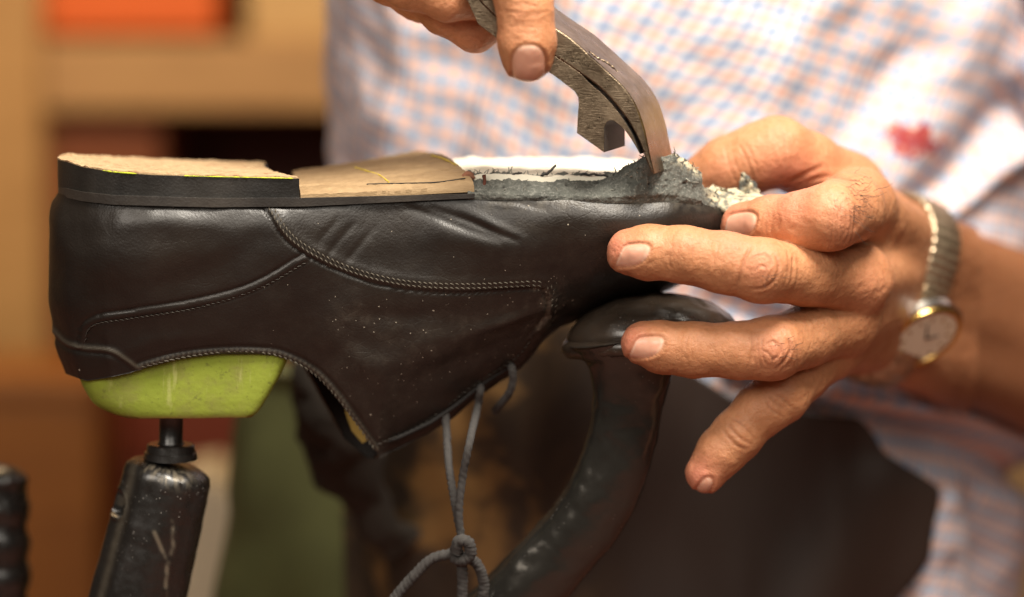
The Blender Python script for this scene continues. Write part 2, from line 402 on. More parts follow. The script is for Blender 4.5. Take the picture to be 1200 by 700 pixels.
for p0, amp, sg in [([(478, 243), (510, 254), (550, 270), (585, 281)], -3.6, 4.5), ([(505, 244), (545, 258), (580, 272), (606, 281)], -3.6, 4), ([(540, 244), (575, 262), (612, 279)], 2.8, 6),
                    ([(560, 233), (600, 236), (640, 246)], -1.8, 3), ([(575, 240), (610, 243)], 1.2, 3), ([(415, 262), (395, 285), (380, 305)], -1.6, 4), ([(438, 268), (418, 292), (402, 312)], -1.6, 4), ([(395, 258), (375, 282)], -1.3, 4),
                    ([(560, 385), (600, 374), (640, 362)], 4, 6), ([(480, 404), (540, 392), (600, 376)], 3.5, 10), ([(430, 430), (480, 420), (540, 405)], 5, 16), ([(420, 372), (480, 372), (540, 366)], -4, 12),
                    ([(500, 440), (560, 415), (610, 392)], -4, 11), ([(390, 400), (440, 430), (470, 480)], 3, 12), ([(648, 320), (655, 350), (650, 375)], -2.5, 6), ([(300, 285), (250, 320), (170, 340)], -3, 16), ([(660, 250), (740, 262), (820, 268)], 2, 14),
                    ([(120, 425), (180, 400), (260, 392)], 2.5, 9), ([(520, 272), (570, 284), (620, 290)], 5, 15), ([(140, 262), (190, 258), (250, 262)], 3, 12)]:
    d, a, sd = polydist(px, py, p0); disp += .75*amp*gau(d, sg)*np.clip(1.2-np.abs(a/max(a.max(), 1)-.5)*1.4, 0, 1)
low = fbm(SVf*np.array([1, 1, 1]), 1/90, 2, 3.1)*3.4 + fbm(SVf, 1/24, 3, 8.3)*.35
disp = np.where(near, disp, 0)+low
edge_ramp = np.clip(np.repeat(v[None, :], nL, 0).ravel()/.04, 0, 1)
disp *= edge_ramp
SVd = SVf+SN*disp[:, None]
dust = .05+1.8*np.exp(-((px-640)/32)**2-((py-362)/26)**2)+.40*np.exp(-((px-520)/120)**2-((py-410)/60)**2)+.30*np.exp(-((px-410)/40)**2-((py-372)/25)**2)+.18*np.exp(-((px-640)/90)**2-((py-280)/50)**2)+.35*np.exp(-((px-430)/40)**2-((py-490)/50)**2)
dust *= np.where((px < 300), .45, 1); dust = np.where(near, dust, .15)
d, a, sd = polydist(px, py, SEAM_F); wear += .75*gau(d, 3.0)*(RNG.random(len(px)) > .45)*near
d, a, sd = polydist(px, py, SEAM_Q); wear += .16*gau(d-5, 5)*(sd < 0)*(.6+.4*np.sin(a*1.15))*near
wear += .5*np.clip(1-np.abs(py-236)/16, 0, 1)*(px > 560)*near*np.clip(.5+fbm(SVf, 1/9, 3, 1.5), 0, 1)
inner = SVd-SN*6
V_all = np.vstack([SVd, inner]); NVt = len(SVd)
rim = np.array([[i*NV+NV-1, ((i+1) % nL)*NV+NV-1, NVt+((i+1) % nL)*NV+NV-1, NVt+i*NV+NV-1] for i in range(nL)])
F_all = np.vstack([SF, SF[:, ::-1]+NVt, rim]); mi = np.r_[np.zeros(len(SF)), np.ones(len(SF)), np.zeros(len(rim))]
shoe = thing('shoe', 'black leather lace-up shoe held upside down with its sole torn open', 'shoe', (centre(.4)[0], centre(.4)[1], at(300, 440, 130)[2]))
at2 = {'dust': np.r_[dust, dust*0], 'wear': np.r_[np.clip(wear, 0, 1)*near, dust*0]}
upper = mk('upper', V_all, F_all, [LEATHER, LINING], shoe, at2, True, mi)

def near_surface(pts, lift=0.0):
    """points of the near leather wall seen at the given photograph positions"""
    m = np.where(near)[0]; out = []
    for x, y in pts:
        i = m[np.argmin((px[m]-x)**2+(py[m]-y)**2)]; Y = SVd[i, 1]
        out.append(at(x, y, Y)+SN[i]*lift)
    return np.array(out)
def stitches(poly, step, length, r, off, name, mat):
    r = r*.78
    parts = []; P = np.asarray(poly, float); seg = np.r_[0, np.cumsum(np.hypot(*np.diff(P, axis=0).T))]
    for t in np.arange(step/2, seg[-1], step):
        c = np.array([np.interp(t, seg, P[:, 0]), np.interp(t, seg, P[:, 1])]); e = np.array([np.interp(t+1, seg, P[:, 0]), np.interp(t+1, seg, P[:, 1])])-c
        if np.hypot(*e) < 1e-6: continue
        e /= np.hypot(*e); nn = np.array([e[1], -e[0]]); c = c+nn*off
        q = near_surface([c-e*length/2+nn*.8, c, c+e*length/2-nn*.8], .2); q[1] += np.array([0, -.7, .3])
        parts.append(sweep(spline(q, 5), [r*.5, r, r, r, r*.5], 6))
    v_, f_ = join(parts); return mk(name, v_, f_, mat, upper)
SQ = np.vstack([SEAM_Q, SEAM_F[1:]])
stitches(SQ, 6.4, 4.0, 1.0, 4.2, 'stitching', PALETHREAD)
stitches(SQ, 6.4, 4.0, 1.0, 9.0, 'stitching', PALETHREAD)
stitches(SEAM_H, 6.0, 4.6, .8, 9.0, 'stitching', STITCH)
stitches(SEAM_C, 6.8, 5.2, 1.2, -2.0, 'stitching', PALETHREAD)
stitches(SEAM_E, 7, 5, .8, 7.0, 'stitching', STITCH)

# slabs that follow the plan outline
def slab(name, s0, s1, wn, wf, zb_, zt_, mat, parent=shoe, ns=120, nw=24, rough=0.0, s1far=None, endcurve=0.0, rs=1/6, edgej=.9):
    t = np.linspace(0, 1, ns); q = np.linspace(-1, 1, nw)
    T, Q = np.meshgrid(t, q, indexing='ij')
    s_end = s1+(((s1far if s1far is not None else s1)-s1)*(Q+1)/2) - endcurve*(1-Q**2)
    tt = T**1.6 if s0 < .02 else T
    S = s0+(s_end-s0)*tt
    h = halfw(S); w = np.where(Q < 0, Q*wn(S), Q*wf(S))*1.0
    p = plan(S, w*h); p[..., 0] += 13*np.clip(1-S/.22, 0, 1)**2
    p = p+PERP*(np.where(np.abs(Q) > .96, 1, 0)*edgej*np.array([[mnoise.noise(Vector((a_*45, b_*3, s0*9))) for a_, b_ in zip(r1, r2)] for r1, r2 in zip(S, Q)]))[..., None]
    top = np.concatenate([p, zt_(S, Q)[..., None]], -1).reshape(-1, 3); bot = np.concatenate([p, zb_(S, Q)[..., None]], -1).reshape(-1, 3)
    if rough: top[:, 2] += rough*fbm(top, rs, 4, 2.0)
    b = len(top); F = [f for f in grid_faces(ns, nw).tolist()]; F += [[i+b for i in f[::-1]] for f in F]
    ring = [i*nw for i in range(ns)]+[(ns-1)*nw+j for j in range(1, nw)]+[i*nw+nw-1 for i in range(ns-2, -1, -1)]+[j for j in range(nw-2, 0, -1)]
    F += [[ring[i], ring[(i+1) % len(ring)], ring[(i+1) % len(ring)]+b, ring[i]+b][::-1] for i in range(len(ring))]
    o = mk(name, np.vstack([top, bot]), F, mat, parent)
    bm = bmesh.new(); bm.from_mesh(o.data); bmesh.ops.remove_doubles(bm, verts=bm.verts, dist=1e-6); bmesh.ops.recalc_face_normals(bm, faces=bm.faces); bm.to_mesh(o.data); bm.free()
    o.data.set_sharp_from_angle(angle=math.radians(40))
    return o
one = lambda S: np.ones_like(S)
def ztab(tab, dep=None):
    """height of the near edge read at the picture positions, constant across the width"""
    def f(S, Q):
        w = -halfw(S); p = plan(S, w); x = near_px(S, w); return at(x, lerp_tab(x, tab), p[..., 1])[..., 2]
    return f
sh = float(s_of_px(352)); sw = float(s_of_px(556))
WELT_T = [(50, 219), (70, 221), (90, 225), (130, 229), (250, 232.5), (360, 232), (460, 229.5), (562, 227)]
HEEL_T = [(50, 184), (70, 188), (90, 194), (130, 200), (180, 203.5), (250, 205.5), (360, 208)]
WELT_B = [(x, y+3) for x, y in YTOP]
# welt with its little groove, then the heel block standing on it
bevel(slab('welt', 0, sw, lambda S: 1.015*one(S), lambda S: 1.0*one(S), ztab(WELT_B), ztab(WELT_T), WELT, ns=160), 2.2)
hb = slab('heel_block', 0, sh, lambda S: .965*one(S), lambda S: .965*one(S), ztab([(x, y+1) for x, y in WELT_T]), ztab([(x, y+2) for x, y in HEEL_T]), EDGE, s1far=sh-.035, endcurve=.018)
tread = slab('heel_tread', 0, sh-.002, lambda S: .96*one(S), lambda S: .96*one(S), ztab([(x, y+2.5) for x, y in HEEL_T]), ztab(HEEL_T), TREAD, hb, 150, 60, 1.4, s1far=sh-.037, endcurve=.018, rs=1/9)
# lime crayon line along the near edge of the tread
lp = []
for x in np.linspace(118, 345, 60):
    s_ = s_of_px(x); p = plan(np.array(s_), np.array(-halfw(s_)*.972)); p = p+np.array([13*max(0, 1-s_/.22)**2, 0])
    lp.append((p[0], p[1]-.8, float(ztab(HEEL_T)(np.array(s_), 0))-1.8))
V1, F1 = sweep(lp[:12], RNG.uniform(.2, 1.3, 12), 6); V2_, F2 = sweep(lp[26:], RNG.uniform(.1, 1.0, 34), 6); V_, F_ = join([(V1, F1), (V2_, F2)])
mk('crayon_line', V_, F_, LIME, tread)
# light brown remnant of the sole between heel and ball: rises towards its far edge
s_a = float(s_of_px(350))+.004; s_b = float(s_of_px(556))
def sh_top(S, Q):
    base = ztab([(340, 229), (460, 224), (562, 219)])(S, Q); k = np.clip((S-s_a)/(s_b-s_a), 0, 1)
    return base+lerp_tab(k, [(0, 11), (.75, 29), (.9, 32), (1, 32)])*np.clip((Q+1)/1.1, 0, 1)**.5-1.5*gau(Q+.62, .03)
sole = slab('sole_remnant', s_a, s_b, lambda S: .975*one(S), lambda S: .9*one(S), ztab([(340, 236), (562, 225)]), sh_top, TAN, ns=140, nw=70, rough=1.3, s1far=s_b-.055, rs=1/10)
def on_sole(pts):
    me = sole.data; co = np.empty(len(me.vertices)*3); me.vertices.foreach_get('co', co); co = co.reshape(-1, 3)/K+rootloc(sole); x, y = proj(co); out = []
    for a_, b_ in pts:
        dd = (x-a_)**2+(y-b_)**2; ids = np.argsort(dd)[:12]; i = ids[np.argmax(co[ids, 2])]; out.append(co[i]+np.array([0, 0, .7]))
    return np.array(out)
for pts in ([(415, 197), (432, 203), (446, 208), (455, 214)], [(505, 184), (520, 189), (535, 196)]):
    q = spline(on_sole(pts), 16); V_, F_ = sweep(q, RNG.uniform(.35, 1.0, 16), 6); mk('chalk_line', V_, F_, YELLOW, sole)
q = spline(on_sole([(430, 217), (470, 216), (510, 214.5), (545, 213)]), 20); V_, F_ = sweep(q, .9, 5); mk('crack', V_, F_, LINING, sole)
# insole showing white where the sole is gone
ins_t = ztab([(480, 214), (540, 212), (575, 207), (640, 209), (720, 209), (800, 211), (870, 222)])
def ins_top(S, Q): return ins_t(S, Q)+4*np.clip(Q, 0, 1)**2
slab('insole', s_b-.045, .90, lambda S: .80*one(S), lambda S: .96*one(S), ztab([(480, 226), (870, 246)]), ins_top, CREAM, ns=110, nw=44, rough=3.0, rs=1/26)
slab('insole_filler', .12, .975, lambda S: .93*one(S), lambda S: .93*one(S), ztab([(50, 246), (870, 262)]), ztab([(50, 236), (360, 243), (562, 232), (640, 226), (840, 236), (870, 246)]), LINING, ns=90, nw=16)

# lasting margin: the roughened grey leather, ragged along its free edge
NX, NY = 340, 60
xb = np.linspace(548, 846, NX)
top_c = lerp_tab(xb, [(548, 199), (560, 203), (585, 201), (612, 204), (640, 206), (660, 203), (690, 204.5), (705, 205), (722, 201), (733, 195), (745, 189), (754, 184.5), (775, 183), (793, 181), (806, 188), (817, 199), (823, 203), (818, 212), (826, 219), (836, 224), (846, 229)])
bot_c = 5+lerp_tab(xb, [(548, 229), (600, 230), (640, 231), (700, 233), (760, 234), (820, 238), (836, 243), (846, 250)])
jag = np.array([mnoise.fractal(Vector((x/7, 3.3, 0)), 1, 2, 4) for x in xb])*2.6
tq = np.linspace(0, 1, NY); X2, T2 = np.meshgrid(xb, tq, indexing='ij')
Ybase = np.array([plan(np.array(s_), np.array(-halfw(s_)))[1] for s_ in s_of_px(xb)])
lean = lerp_tab(xb, [(548, 45), (700, 48), (735, 22), (760, 8), (800, 8), (825, 14), (846, 20)])
Yg = (Ybase[:, None]+2-7*np.clip(T2/.2, 0, 1))+lean[:, None]*T2**1.3
PYg = bot_c[:, None]+(top_c+jag-bot_c)[:, None]*T2
MG = at(X2, PYg, Yg).reshape(-1, 3)
gpx, gpy = X2.ravel(), PYg.ravel()
dm = fbm(MG, 1/16, 4, 5.0)*2.2+fbm(MG, 1/4, 3, 9.0)*.7
pit = np.zeros(len(MG))
for x, y, r in [(619, 217, 2.4), (642, 216, 3.2), (664, 217, 2.8), (687, 219, 2), (700, 214, 2), (738, 214, 3), (752, 211, 2.4), (761, 216, 2.2), (781, 212, 3), (803, 215, 3), (720, 222, 1.8), (598, 207, 3), (606, 204, 3.5), (590, 219, 2), (836, 237, 3.2)]:
    q = gau(np.hypot(gpx-x+2*mnoise.noise(Vector((x, y, 0))), (gpy-y)*1.5), r*.75)*random.uniform(.35, 1); pit += q; dm -= 4*q
pale = np.clip(gau(gpx-806, 16)*gau(T2.ravel()-.95, .12)*1.2+gau(gpx-838, 8)*gau(T2.ravel()-.7, .3), 0, 1)*(fbm(MG, 1/6, 3, 1.0) > -.05)
dm *= np.clip(T2.ravel()/.12, 0, 1)*np.clip((1.05-T2.ravel())/.1, .4, 1)
MGf = grid_faces(NX, NY); MN = vnormals(MG, MGf)
if MN[NX*NY//2, 1] > 0: MN = -MN; MGf = MGf[:, ::-1]
MG = MG+MN*dm[:, None]; back = MG-MN*7; nb = len(MG)
ring = [i*NY+NY-1 for i in range(NX)]
Fm = MGf.tolist()+[[i+nb for i in f[::-1]] for f in MGf.tolist()]
for idx in (ring, [(NX-1)*NY+j for j in range(NY)], [j for j in range(NY)], [i*NY for i in range(NX)]):
    Fm += [[idx[i], idx[i+1], idx[i+1]+nb, idx[i]+nb] for i in range(len(idx)-1)]
margin = mk('lasting_margin', np.vstack([MG, back]), Fm, ROUGHGREY, shoe, {'pit': np.r_[pit, pit], 'pale': np.r_[pale, pale]})
fib = []
for k in range(110):
    i = RNG.integers(2, NX-2); j = NY-1 if RNG.random() < .62 else RNG.integers(NY//3, NY-1); b0 = MG[i*NY+j]; n0 = MN[i*NY+j]
    dirv = np.array([RNG.normal(0, 1), RNG.normal(-.3, .5), RNG.normal(.5 if j == NY-1 else .1, .5)]); dirv /= np.linalg.norm(dirv); L_ = RNG.uniform(2, 6)
    p = [b0-n0*1.5, b0+n0*1.5+dirv*L_*.4, b0+n0*1.5+dirv*L_+RNG.normal(0, 1.5, 3)]; fib.append(sweep(spline(np.array(p), 5), np.array([.9, .8, .65, .5, .3])*RNG.uniform(.5, 1.25), 4))
V_, F_ = join(fib); props(mk('frayed_fibres', V_, F_, plain('grey_leather_fibre', (.24, .235, .20), .95, .5, 500), margin), kind='stuff')
# far half of the margin and the toe cap edge, seen only from other sides
xs = np.linspace(.57, .965, 90)
def margin_far():
    pts = []
    for s_ in xs:
        p0 = plan(np.array(s_), np.array(halfw(s_)*1.0)); z = float(ztop(np.array(s_)))
        p1 = plan(np.array(s_), np.array(halfw(s_)*.72)); k = mnoise.noise(Vector((s_*60, 0, 0)))*5
        for t in np.linspace(0, 1, 10): q = p0+(p1-p0)*t; pts.append((q[0], q[1], z-3+(3+.4*k)*math.sin(t*1.57)))
    return np.array(pts), grid_faces(len(xs), 10)
V_, F_ = margin_far(); o = mk('lasting_margin', V_, F_, CREAM, shoe); m_ = o.modifiers.new('Solidify', 'SOLIDIFY'); m_.thickness = 5*K; m_.offset = -1
# torn cloth lining curling up beside the fingertip
def shred(name, outline, Y, thick, mat, pale_amt, seed, curl=0.0):
    P = np.array(outline, float); c = P.mean(0); rings = []
    dens = np.vstack([np.linspace(P[i], P[(i+1) % len(P)], 6, endpoint=False) for i in range(len(P))]); dens += RNG.normal(0, .7, dens.shape)
    nr = 8; Vv = []
    for k in range(nr+1):
        q = c+(dens-c)*(k/nr if k else .02); Vv.append(at(q[:, 0], q[:, 1], Y+curl*(q[:, 1]-c[1])))
    Vv = np.array(Vv).reshape(-1, 3); n = len(dens); f = grid_faces(nr+1, n, wrap_m=True)
    Vv += np.stack([np.zeros(len(Vv)), fbm(Vv, 1/9, 3, seed)*3.5, np.zeros(len(Vv))], -1)
    o = mk(name, Vv, f, mat, shoe, {'pit': (fbm(Vv, 1/5, 2, seed+4) > .42)*.8, 'pale': np.clip(pale_amt+fbm(Vv, 1/6, 3, seed+2)*1.2, 0, 1)})
    m = o.modifiers.new('Solidify', 'SOLIDIFY'); m.thickness = thick*K; m.offset = 0
    return o
shred('torn_lining', [(824, 226), (836, 219), (846, 224), (862, 222), (872, 228), (884, 226), (900, 234), (880, 246), (852, 248), (838, 244)], 150, 6, ROUGHGREY, .55, 2.0, -1.5)
shred('torn_lining', [(866, 232), (866, 216), (869, 204), (873, 203), (877, 210), (884, 214), (890, 226), (893, 236)], 165, 6, ROUGHGREY, .25, 6.0)
# little shreds and a tack standing in the margin
for pts, r in ([[(634, 206), (642, 203), (648, 198), (651, 193)], 2.2], [[(680, 205), (694, 204.5), (706, 206), (714, 208)], 1.8], [[(600, 204), (612, 203)], 1.3], [[(546, 211), (554, 209)], 2.6]):
    q = spline(np.array([at(x, y, Ybase[np.argmin(abs(xb-x))]+30) for x, y in pts]), 14)+RNG.normal(0, .5, (14, 3)); V_, F_ = sweep(q, np.linspace(r, r*.6, 14), 7)
    mk('leather_shred', V_, F_, EDGE, margin)
TACK = plain('rusty_tack', (.13, .035, .018), .6, .4, 300)
q = at([567, 568, 567], [220, 212, 205], [Ybase[22]+18]*3); V_, F_ = sweep(spline(q, 8), [2.2, 2, 2, 2, 2, 2, 2.4, 2.2], 8); mk('tack', V_, F_, TACK, margin)
q = at([541, 549, 556], [209, 205, 210], [Ybase[0]+25]*3); V_, F_ = sweep(spline(q, 8), [3, 4, 4, 4, 4, 4, 3.6, 2.8], 8); mk('broken_fibre', V_+RNG.normal(0, .8, V_.shape), F_, plain('reddish_fibre', (.22, .09, .05), .9, .4, 300), sole)
# eyelets and tongue
EYE = [(491, 495), (527, 474), (562, 452), (598, 428)]
for x, y in EYE:
    c = near_surface([(x, y)], .2)[0]; a_ = np.linspace(0, 2*np.pi, 14, endpoint=False)
    V_, F_ = sweep([c+np.array([0, .8, 0]), c+np.array([0, -.2, 0]), c+np.array([0, -.5, 0])], [3.6, 3.4, 2.4], 14); mk('eyelet', V_, F_, plain('eyelet_hole', (.003, .003, .003), .9), upper)
tp = []
for s_ in np.linspace(float(s_of_px(430)), float(s_of_px(670)), 40):
    zz = float(zbot(np.array(s_))); c = centre(np.array(s_))
    for qv in np.linspace(-1, 1, 9): pp = c+PERP*qv*46; tp.append((pp[0], pp[1], zz+12+9*qv*qv))
o = mk('tongue', np.array(tp), grid_faces(40, 9), LINING, shoe); m_ = o.modifiers.new('Solidify', 'SOLIDIFY'); m_.thickness = 4*K
# pale lining leather showing inside the far facing
YLIN = plain('pale_lining_leather', (.36, .25, .055), .75, .2, 120)
pts = np.array([at(x, y, Y) for x, y, Y in [(402, 462, 176), (416, 470, 172), (423, 492, 170), (432, 515, 168), (425, 520, 172), (412, 505, 176), (405, 485, 178)]])
prism(pts, (0, 3, 0), 'lining_patch', YLIN, shoe, .5)

# ------------------------------------------------------------------ green last inside the shoe
zl = lambda py: at(200, py, 70)[2]
NL, NA = 40, 96
lev = np.linspace(0, 1, NL); Vl, dots, edg = [], [], []
for k in lev:
    pyv = 330+k*160; 
    x0 = lerp_tab(pyv, [(330, 90), (430, 86), (445, 91), (460, 97), (475, 106), (484, 118), (490, 134)])
    x1 = lerp_tab(pyv, [(330, 372), (400, 352), (425, 338), (450, 325), (470, 313), (485, 303), (490, 296)])
    hw = lerp_tab(pyv, [(330, 80), (430, 76), (470, 72), (485, 69), (490, 66)])
    a_ = np.linspace(0, 2*np.pi, NA, endpoint=False); ca, sa = np.cos(a_), np.sin(a_)
    ex = np.sign(ca)*np.abs(ca)**np.where(ca < 0, .52, .14); ey = np.sign(sa)*np.abs(sa)**np.where(ca < 0, .5, .2)
    xc, hx = (x0+x1)/2, (x1-x0)/2
    yy = 140+hw*ey+(xc+hx*ex-57)*.12*.9-10
    P = at(xc+hx*ex, np.full(NA, 420.), yy); P[:, 2] = at(200, pyv+2.5, 130-hw)[2]-np.clip((P[:, 0]-at(90, 400, 100)[0])/900, 0, .3)*4
    Vl.append(P); gx = xc+hx*ex
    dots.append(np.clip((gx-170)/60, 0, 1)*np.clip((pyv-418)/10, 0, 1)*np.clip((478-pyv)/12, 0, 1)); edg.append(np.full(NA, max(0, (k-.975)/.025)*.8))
Vl = np.concatenate(Vl); Fl = grid_faces(NL, NA, wrap_m=True).tolist()
cap = list(range((NL-1)*NA, NL*NA)); Fl += [cap[::-1], list(range(NA))]
Vl[:, 2] += fbm(Vl, 1/25, 3, 4.4)*1.2
last = thing('shoe_last', 'lime green plastic shoe last sticking out of the upturned shoe', 'shoe last', at(210, 488, 140))
o = mk('last_body', Vl, Fl, GREEN, last, {'dots': np.concatenate(dots), 'edge': np.concatenate(edg)})
bm = bmesh.new(); bm.from_mesh(o.data); bmesh.ops.recalc_face_normals(bm, faces=bm.faces); bm.to_mesh(o.data); bm.free(); o.data.set_sharp_from_angle(angle=math.radians(50))

# ------------------------------------------------------------------ post under the heel
post = thing('last_holder_post', 'stout black iron post with a short pin under the green last', 'post', at(120, 800, 140))
A0, A1 = at(200, 543, 140), at(137, 800, 140); ax = (A1-A0)/np.linalg.norm(A1-A0); L = np.linalg.norm(A1-A0)
e1 = np.array([1, 0, 0])-ax*ax[0]; e1 /= np.linalg.norm(e1); e2 = np.cross(ax, e1)
if e2[1] > 0: e2 = -e2
prof = [(-2, 0), (-2, 14), (-1, 26), (0, 33), (2, 40), (6, 48), (11, 52.5), (18, 54)]+[(x, 54+5.5*(x-18)/150) for x in np.linspace(22, L, 130)]
na = 150; Vp, wp = [], []
for (tz, r) in prof:
    a_ = np.linspace(0, 2*np.pi, na, endpoint=False); rr = np.full(na, float(r))
    for fa, depth in ((math.radians(142), .93), (math.radians(100), .975), (math.radians(45), .985)):                       # ground flats
        dd = np.cos(a_-fa); rr = np.where(dd > depth, rr*depth/np.maximum(dd, 1e-3), rr) if tz > 8 else rr
    Vp.append(A0+ax*tz+rr[:, None]*(np.cos(a_)[:, None]*e1+np.sin(a_)[:, None]*e2)); wp.append(np.stack([np.full(na, tz), a_], -1))
Vp = np.concatenate(Vp); wp = np.concatenate(wp); Fp = grid_faces(len(prof), na, wrap_m=True)
NP_ = vnormals(Vp, Fp)
rad = Vp-A0-np.outer((Vp-A0)@ax, ax); rl = np.linalg.norm(rad, axis=1)
if np.sum(NP_*rad) < 0: NP_ = -NP_; Fp = Fp[:, ::-1]
ppx, ppy = proj(Vp); front = Vp[:, 1] < 135
dpz = fbm(Vp, 1/22, 3, 2.2)*.7+np.where(wp[:, 0] < 34, fbm(Vp, 1/12, 3, 7.7)*.8*np.clip((36-wp[:, 0])/20, 0, 1)*(rl > 30), 0)
hole = np.hypot((ppx-138)/8, (ppy-590)/15); dpz -= np.where(front, 11*np.clip((1.15-hole)/.3, 0, 1), 0); dpz += np.where(front, 1.5*gau(hole-1.25, .15), 0)
wearp = np.zeros(len(Vp))
for c, sg in [((212, 556), 12), ((178, 550), 8), ((235, 545), 8), ((196, 560), 7)]:
    wearp += .8*gau(np.hypot(ppx-c[0], ppy-c[1]), sg)*(fbm(Vp, 1/5, 3, 1.1) > .05)*front
for pl_ in ([(181, 624), (190, 645), (196, 658), (194, 700)], [(202, 610), (203, 640), (197, 660)]):
    d, a, sd = polydist(ppx, ppy, pl_); wearp += .75*gau(d, 1.8)*np.clip(.6+1.3*fbm(Vp, 1/14, 2, 4.0), 0, 1)*front
d, a, sd = polydist(ppx, ppy, [(160, 530), (145, 600), (118, 700)]); wearp += .22*gau(d, 4)*front
wearp += .35*front*np.clip((1.0-hole)/.3, 0, 1)*(fbm(Vp, 1/6, 3, 3.0) > 0)
Vp = Vp+NP_*dpz[:, None]
Fp = Fp.tolist()+[list(range((len(prof)-1)*na, len(prof)*na))]
mk('post_body', Vp, Fp, BLACKMETAL, post, {'wear': np.clip(wearp, 0, 1)})
c0 = at(200, 534, 132); up_ = np.array([0.03, 0, 1.0]); up_ /= np.linalg.norm(up_)
V_, F_ = sweep([c0-up_*4, c0+up_*4, c0+up_*5, c0+up_*13, c0+up_*14.5, c0+up_*15], [33, 32, 30, 29, 27.5, 22], 48, up=(0, -1, 0)); mk('collar', V_, F_, BLACKMETAL, post, smooth=False); post.children[-1].data.shade_smooth(); post.children[-1].data.set_sharp_from_angle(angle=math.radians(35))
V_, F_ = sweep([c0+up_*10, c0+up_*16, c0+up_*18, c0+up_*70], [18, 16, 14.5, 14.5], 32); mk('pin', V_, F_, BLACKMETAL, post); post.children[-1].data.set_sharp_from_angle(angle=math.radians(35))

# ------------------------------------------------------------------ curved arm with a padded head under the toe
arm = thing('anvil_arm', 'curved black iron arm whose padded head carries the shoe toe', 'cobbler anvil', at(560, 800, 170))
cl = np.array([(735, 392, 130, 73), (737, 404, 130, 66), (739, 425, 130, 54), (737, 465, 130, 44.5), (730, 510, 130, 42.5), (714, 560, 132, 43), (690, 605, 135, 43.5), (655, 648, 140, 44.5), (612, 695, 145, 46), (560, 750, 150, 47), (500, 812, 155, 48)])
path3 = np.array([np.r_[at(a_, b_, c_), r_] for a_, b_, c_, r_ in cl]); sm = spline(path3, 150)
V_, F_ = [], []
T = np.gradient(sm[:, :3], axis=0); T /= np.linalg.norm(T, axis=1)[:, None]; nseg = 96
for i in range(len(sm)):
    w_ = np.array([0, -1, 0.]); w_ -= T[i]*(w_@T[i]); w_ /= np.linalg.norm(w_); u_ = np.cross(w_, T[i]); u_ = u_ if u_[0] > 0 else -u_
    a_ = np.linspace(0, 2*np.pi, nseg, endpoint=False); ca, sa = np.cos(a_), np.sin(a_)
    sq = lambda c, e: np.sign(c)*np.abs(c)**e
    V_.append(sm[i, :3]+sm[i, 3]*(sq(ca, .8)[:, None]*u_*1.0+sq(sa, .75)[:, None]*w_*.85))
V_ = np.concatenate(V_); F_ = grid_faces(len(sm), nseg, wrap_m=True); N_ = vnormals(V_, F_)
cen = np.repeat(sm[:, :3], nseg, 0)
if np.sum(N_*(V_-cen)) < 0: N_ = -N_; F_ = F_[:, ::-1]
ax_, ay_ = proj(V_); fr = V_[:, 1] < cen[:, 1]
dA = fbm(V_, 1/40, 3, 6.6)*1.8+fbm(V_, 1/10, 2, 3.2)*.2
ridge = np.array([(742, 420), (742, 470), (730, 525), (712, 575), (684, 622), (648, 662), (610, 705)])
d, a, sd = polydist(ax_, ay_, ridge); dA += np.where(fr, 2.2*gau(d, 15)*(.9+.25*fbm(V_, 1/30, 2, 2.0)), 0)
d, a, sd = polydist(ax_, ay_, [(703, 445), (706, 500), (690, 560), (660, 605), (620, 655), (590, 690)]); dA += np.where(fr, -.5*gau(d, 8), 0)
V_ = V_+N_*dA[:, None]
wr = np.where(fr, .0, 0)
mk('arm', V_, F_.tolist()+[list(range(nseg)), list(range((len(sm)-1)*nseg, len(sm)*nseg))], ARMMETAL, arm, {'wear': wr})
# padded head: rounded cushion plus its leather rim
def dome(name, x0, x1, cy, zb_img, rise, dep, Yc, mat, parent, flat=2.0, seed=1.0, under=False):
    nr, na_ = 44, 120; Vd = []
    c = at((x0+x1)/2, cy, Yc); hx = (x1-x0)/2*dscale(Yc)
    for k in np.linspace(0, 1, nr):
        r = math.sin(k*math.pi/2)**.9 if k < 1 else 1; h = (max(0.0, 1-r**flat))**(1/1.8)
        a_ = np.linspace(0, 2*np.pi, na_, endpoint=False)
        Vd.append(np.stack([c[0]+hx*r*np.cos(a_), np.full(na_, Yc)+dep*r*np.sin(a_), np.full(na_, c[2])+h*rise*dscale(Yc)+lerp_tab(np.cos(a_)*r, [(-1, -13), (-.5, -2), (0, 1), (.6, 2), (1, -2)])], -1))
    Vd.append(Vd[-1]-np.array([0, 0, 7.0])); Vd.append((Vd[-1]-c)*.9+c-np.array([0, 0, 3.0])); Vd = np.concatenate(Vd)
    Vd += np.stack([0*Vd[:, 0], 0*Vd[:, 0], fbm(Vd, 1/20, 3, seed)*2], -1)
    f = grid_faces(nr+2, na_, wrap_m=True)
    return mk(name, Vd, f[:, ::-1].tolist()+[list(range((nr+1)*na_, (nr+2)*na_))], mat, parent)
dome('pad', 664, 866, 386, 386, 41, 82, 150, PADLEATHER, arm, 2.2, 1.0)
ring_ = []
for a_ in np.linspace(0, 2*np.pi, 90, endpoint=False):
    c = at(767, 396, 150); hx = 99*dscale(150); ca = math.cos(a_)
    ring_.append((c[0]+hx*ca, 150+81*math.sin(a_), c[2]+lerp_tab(ca, [(-1, -13), (-.5, -3), (0, 0), (.6, 1), (1, -4)])))
ring_ = np.array(ring_); ring_ = np.vstack([ring_, ring_[:1]]); V_, F_ = sweep(ring_, 11, 14, ell=(1, 1.0), closed_ends=False, up=(0, 0, 1)); V_ += fbm(V_, 1/5, 3, 3.3)[:, None]*1.0
mk('pad_rim', V_, F_, PADLEATHER, arm)
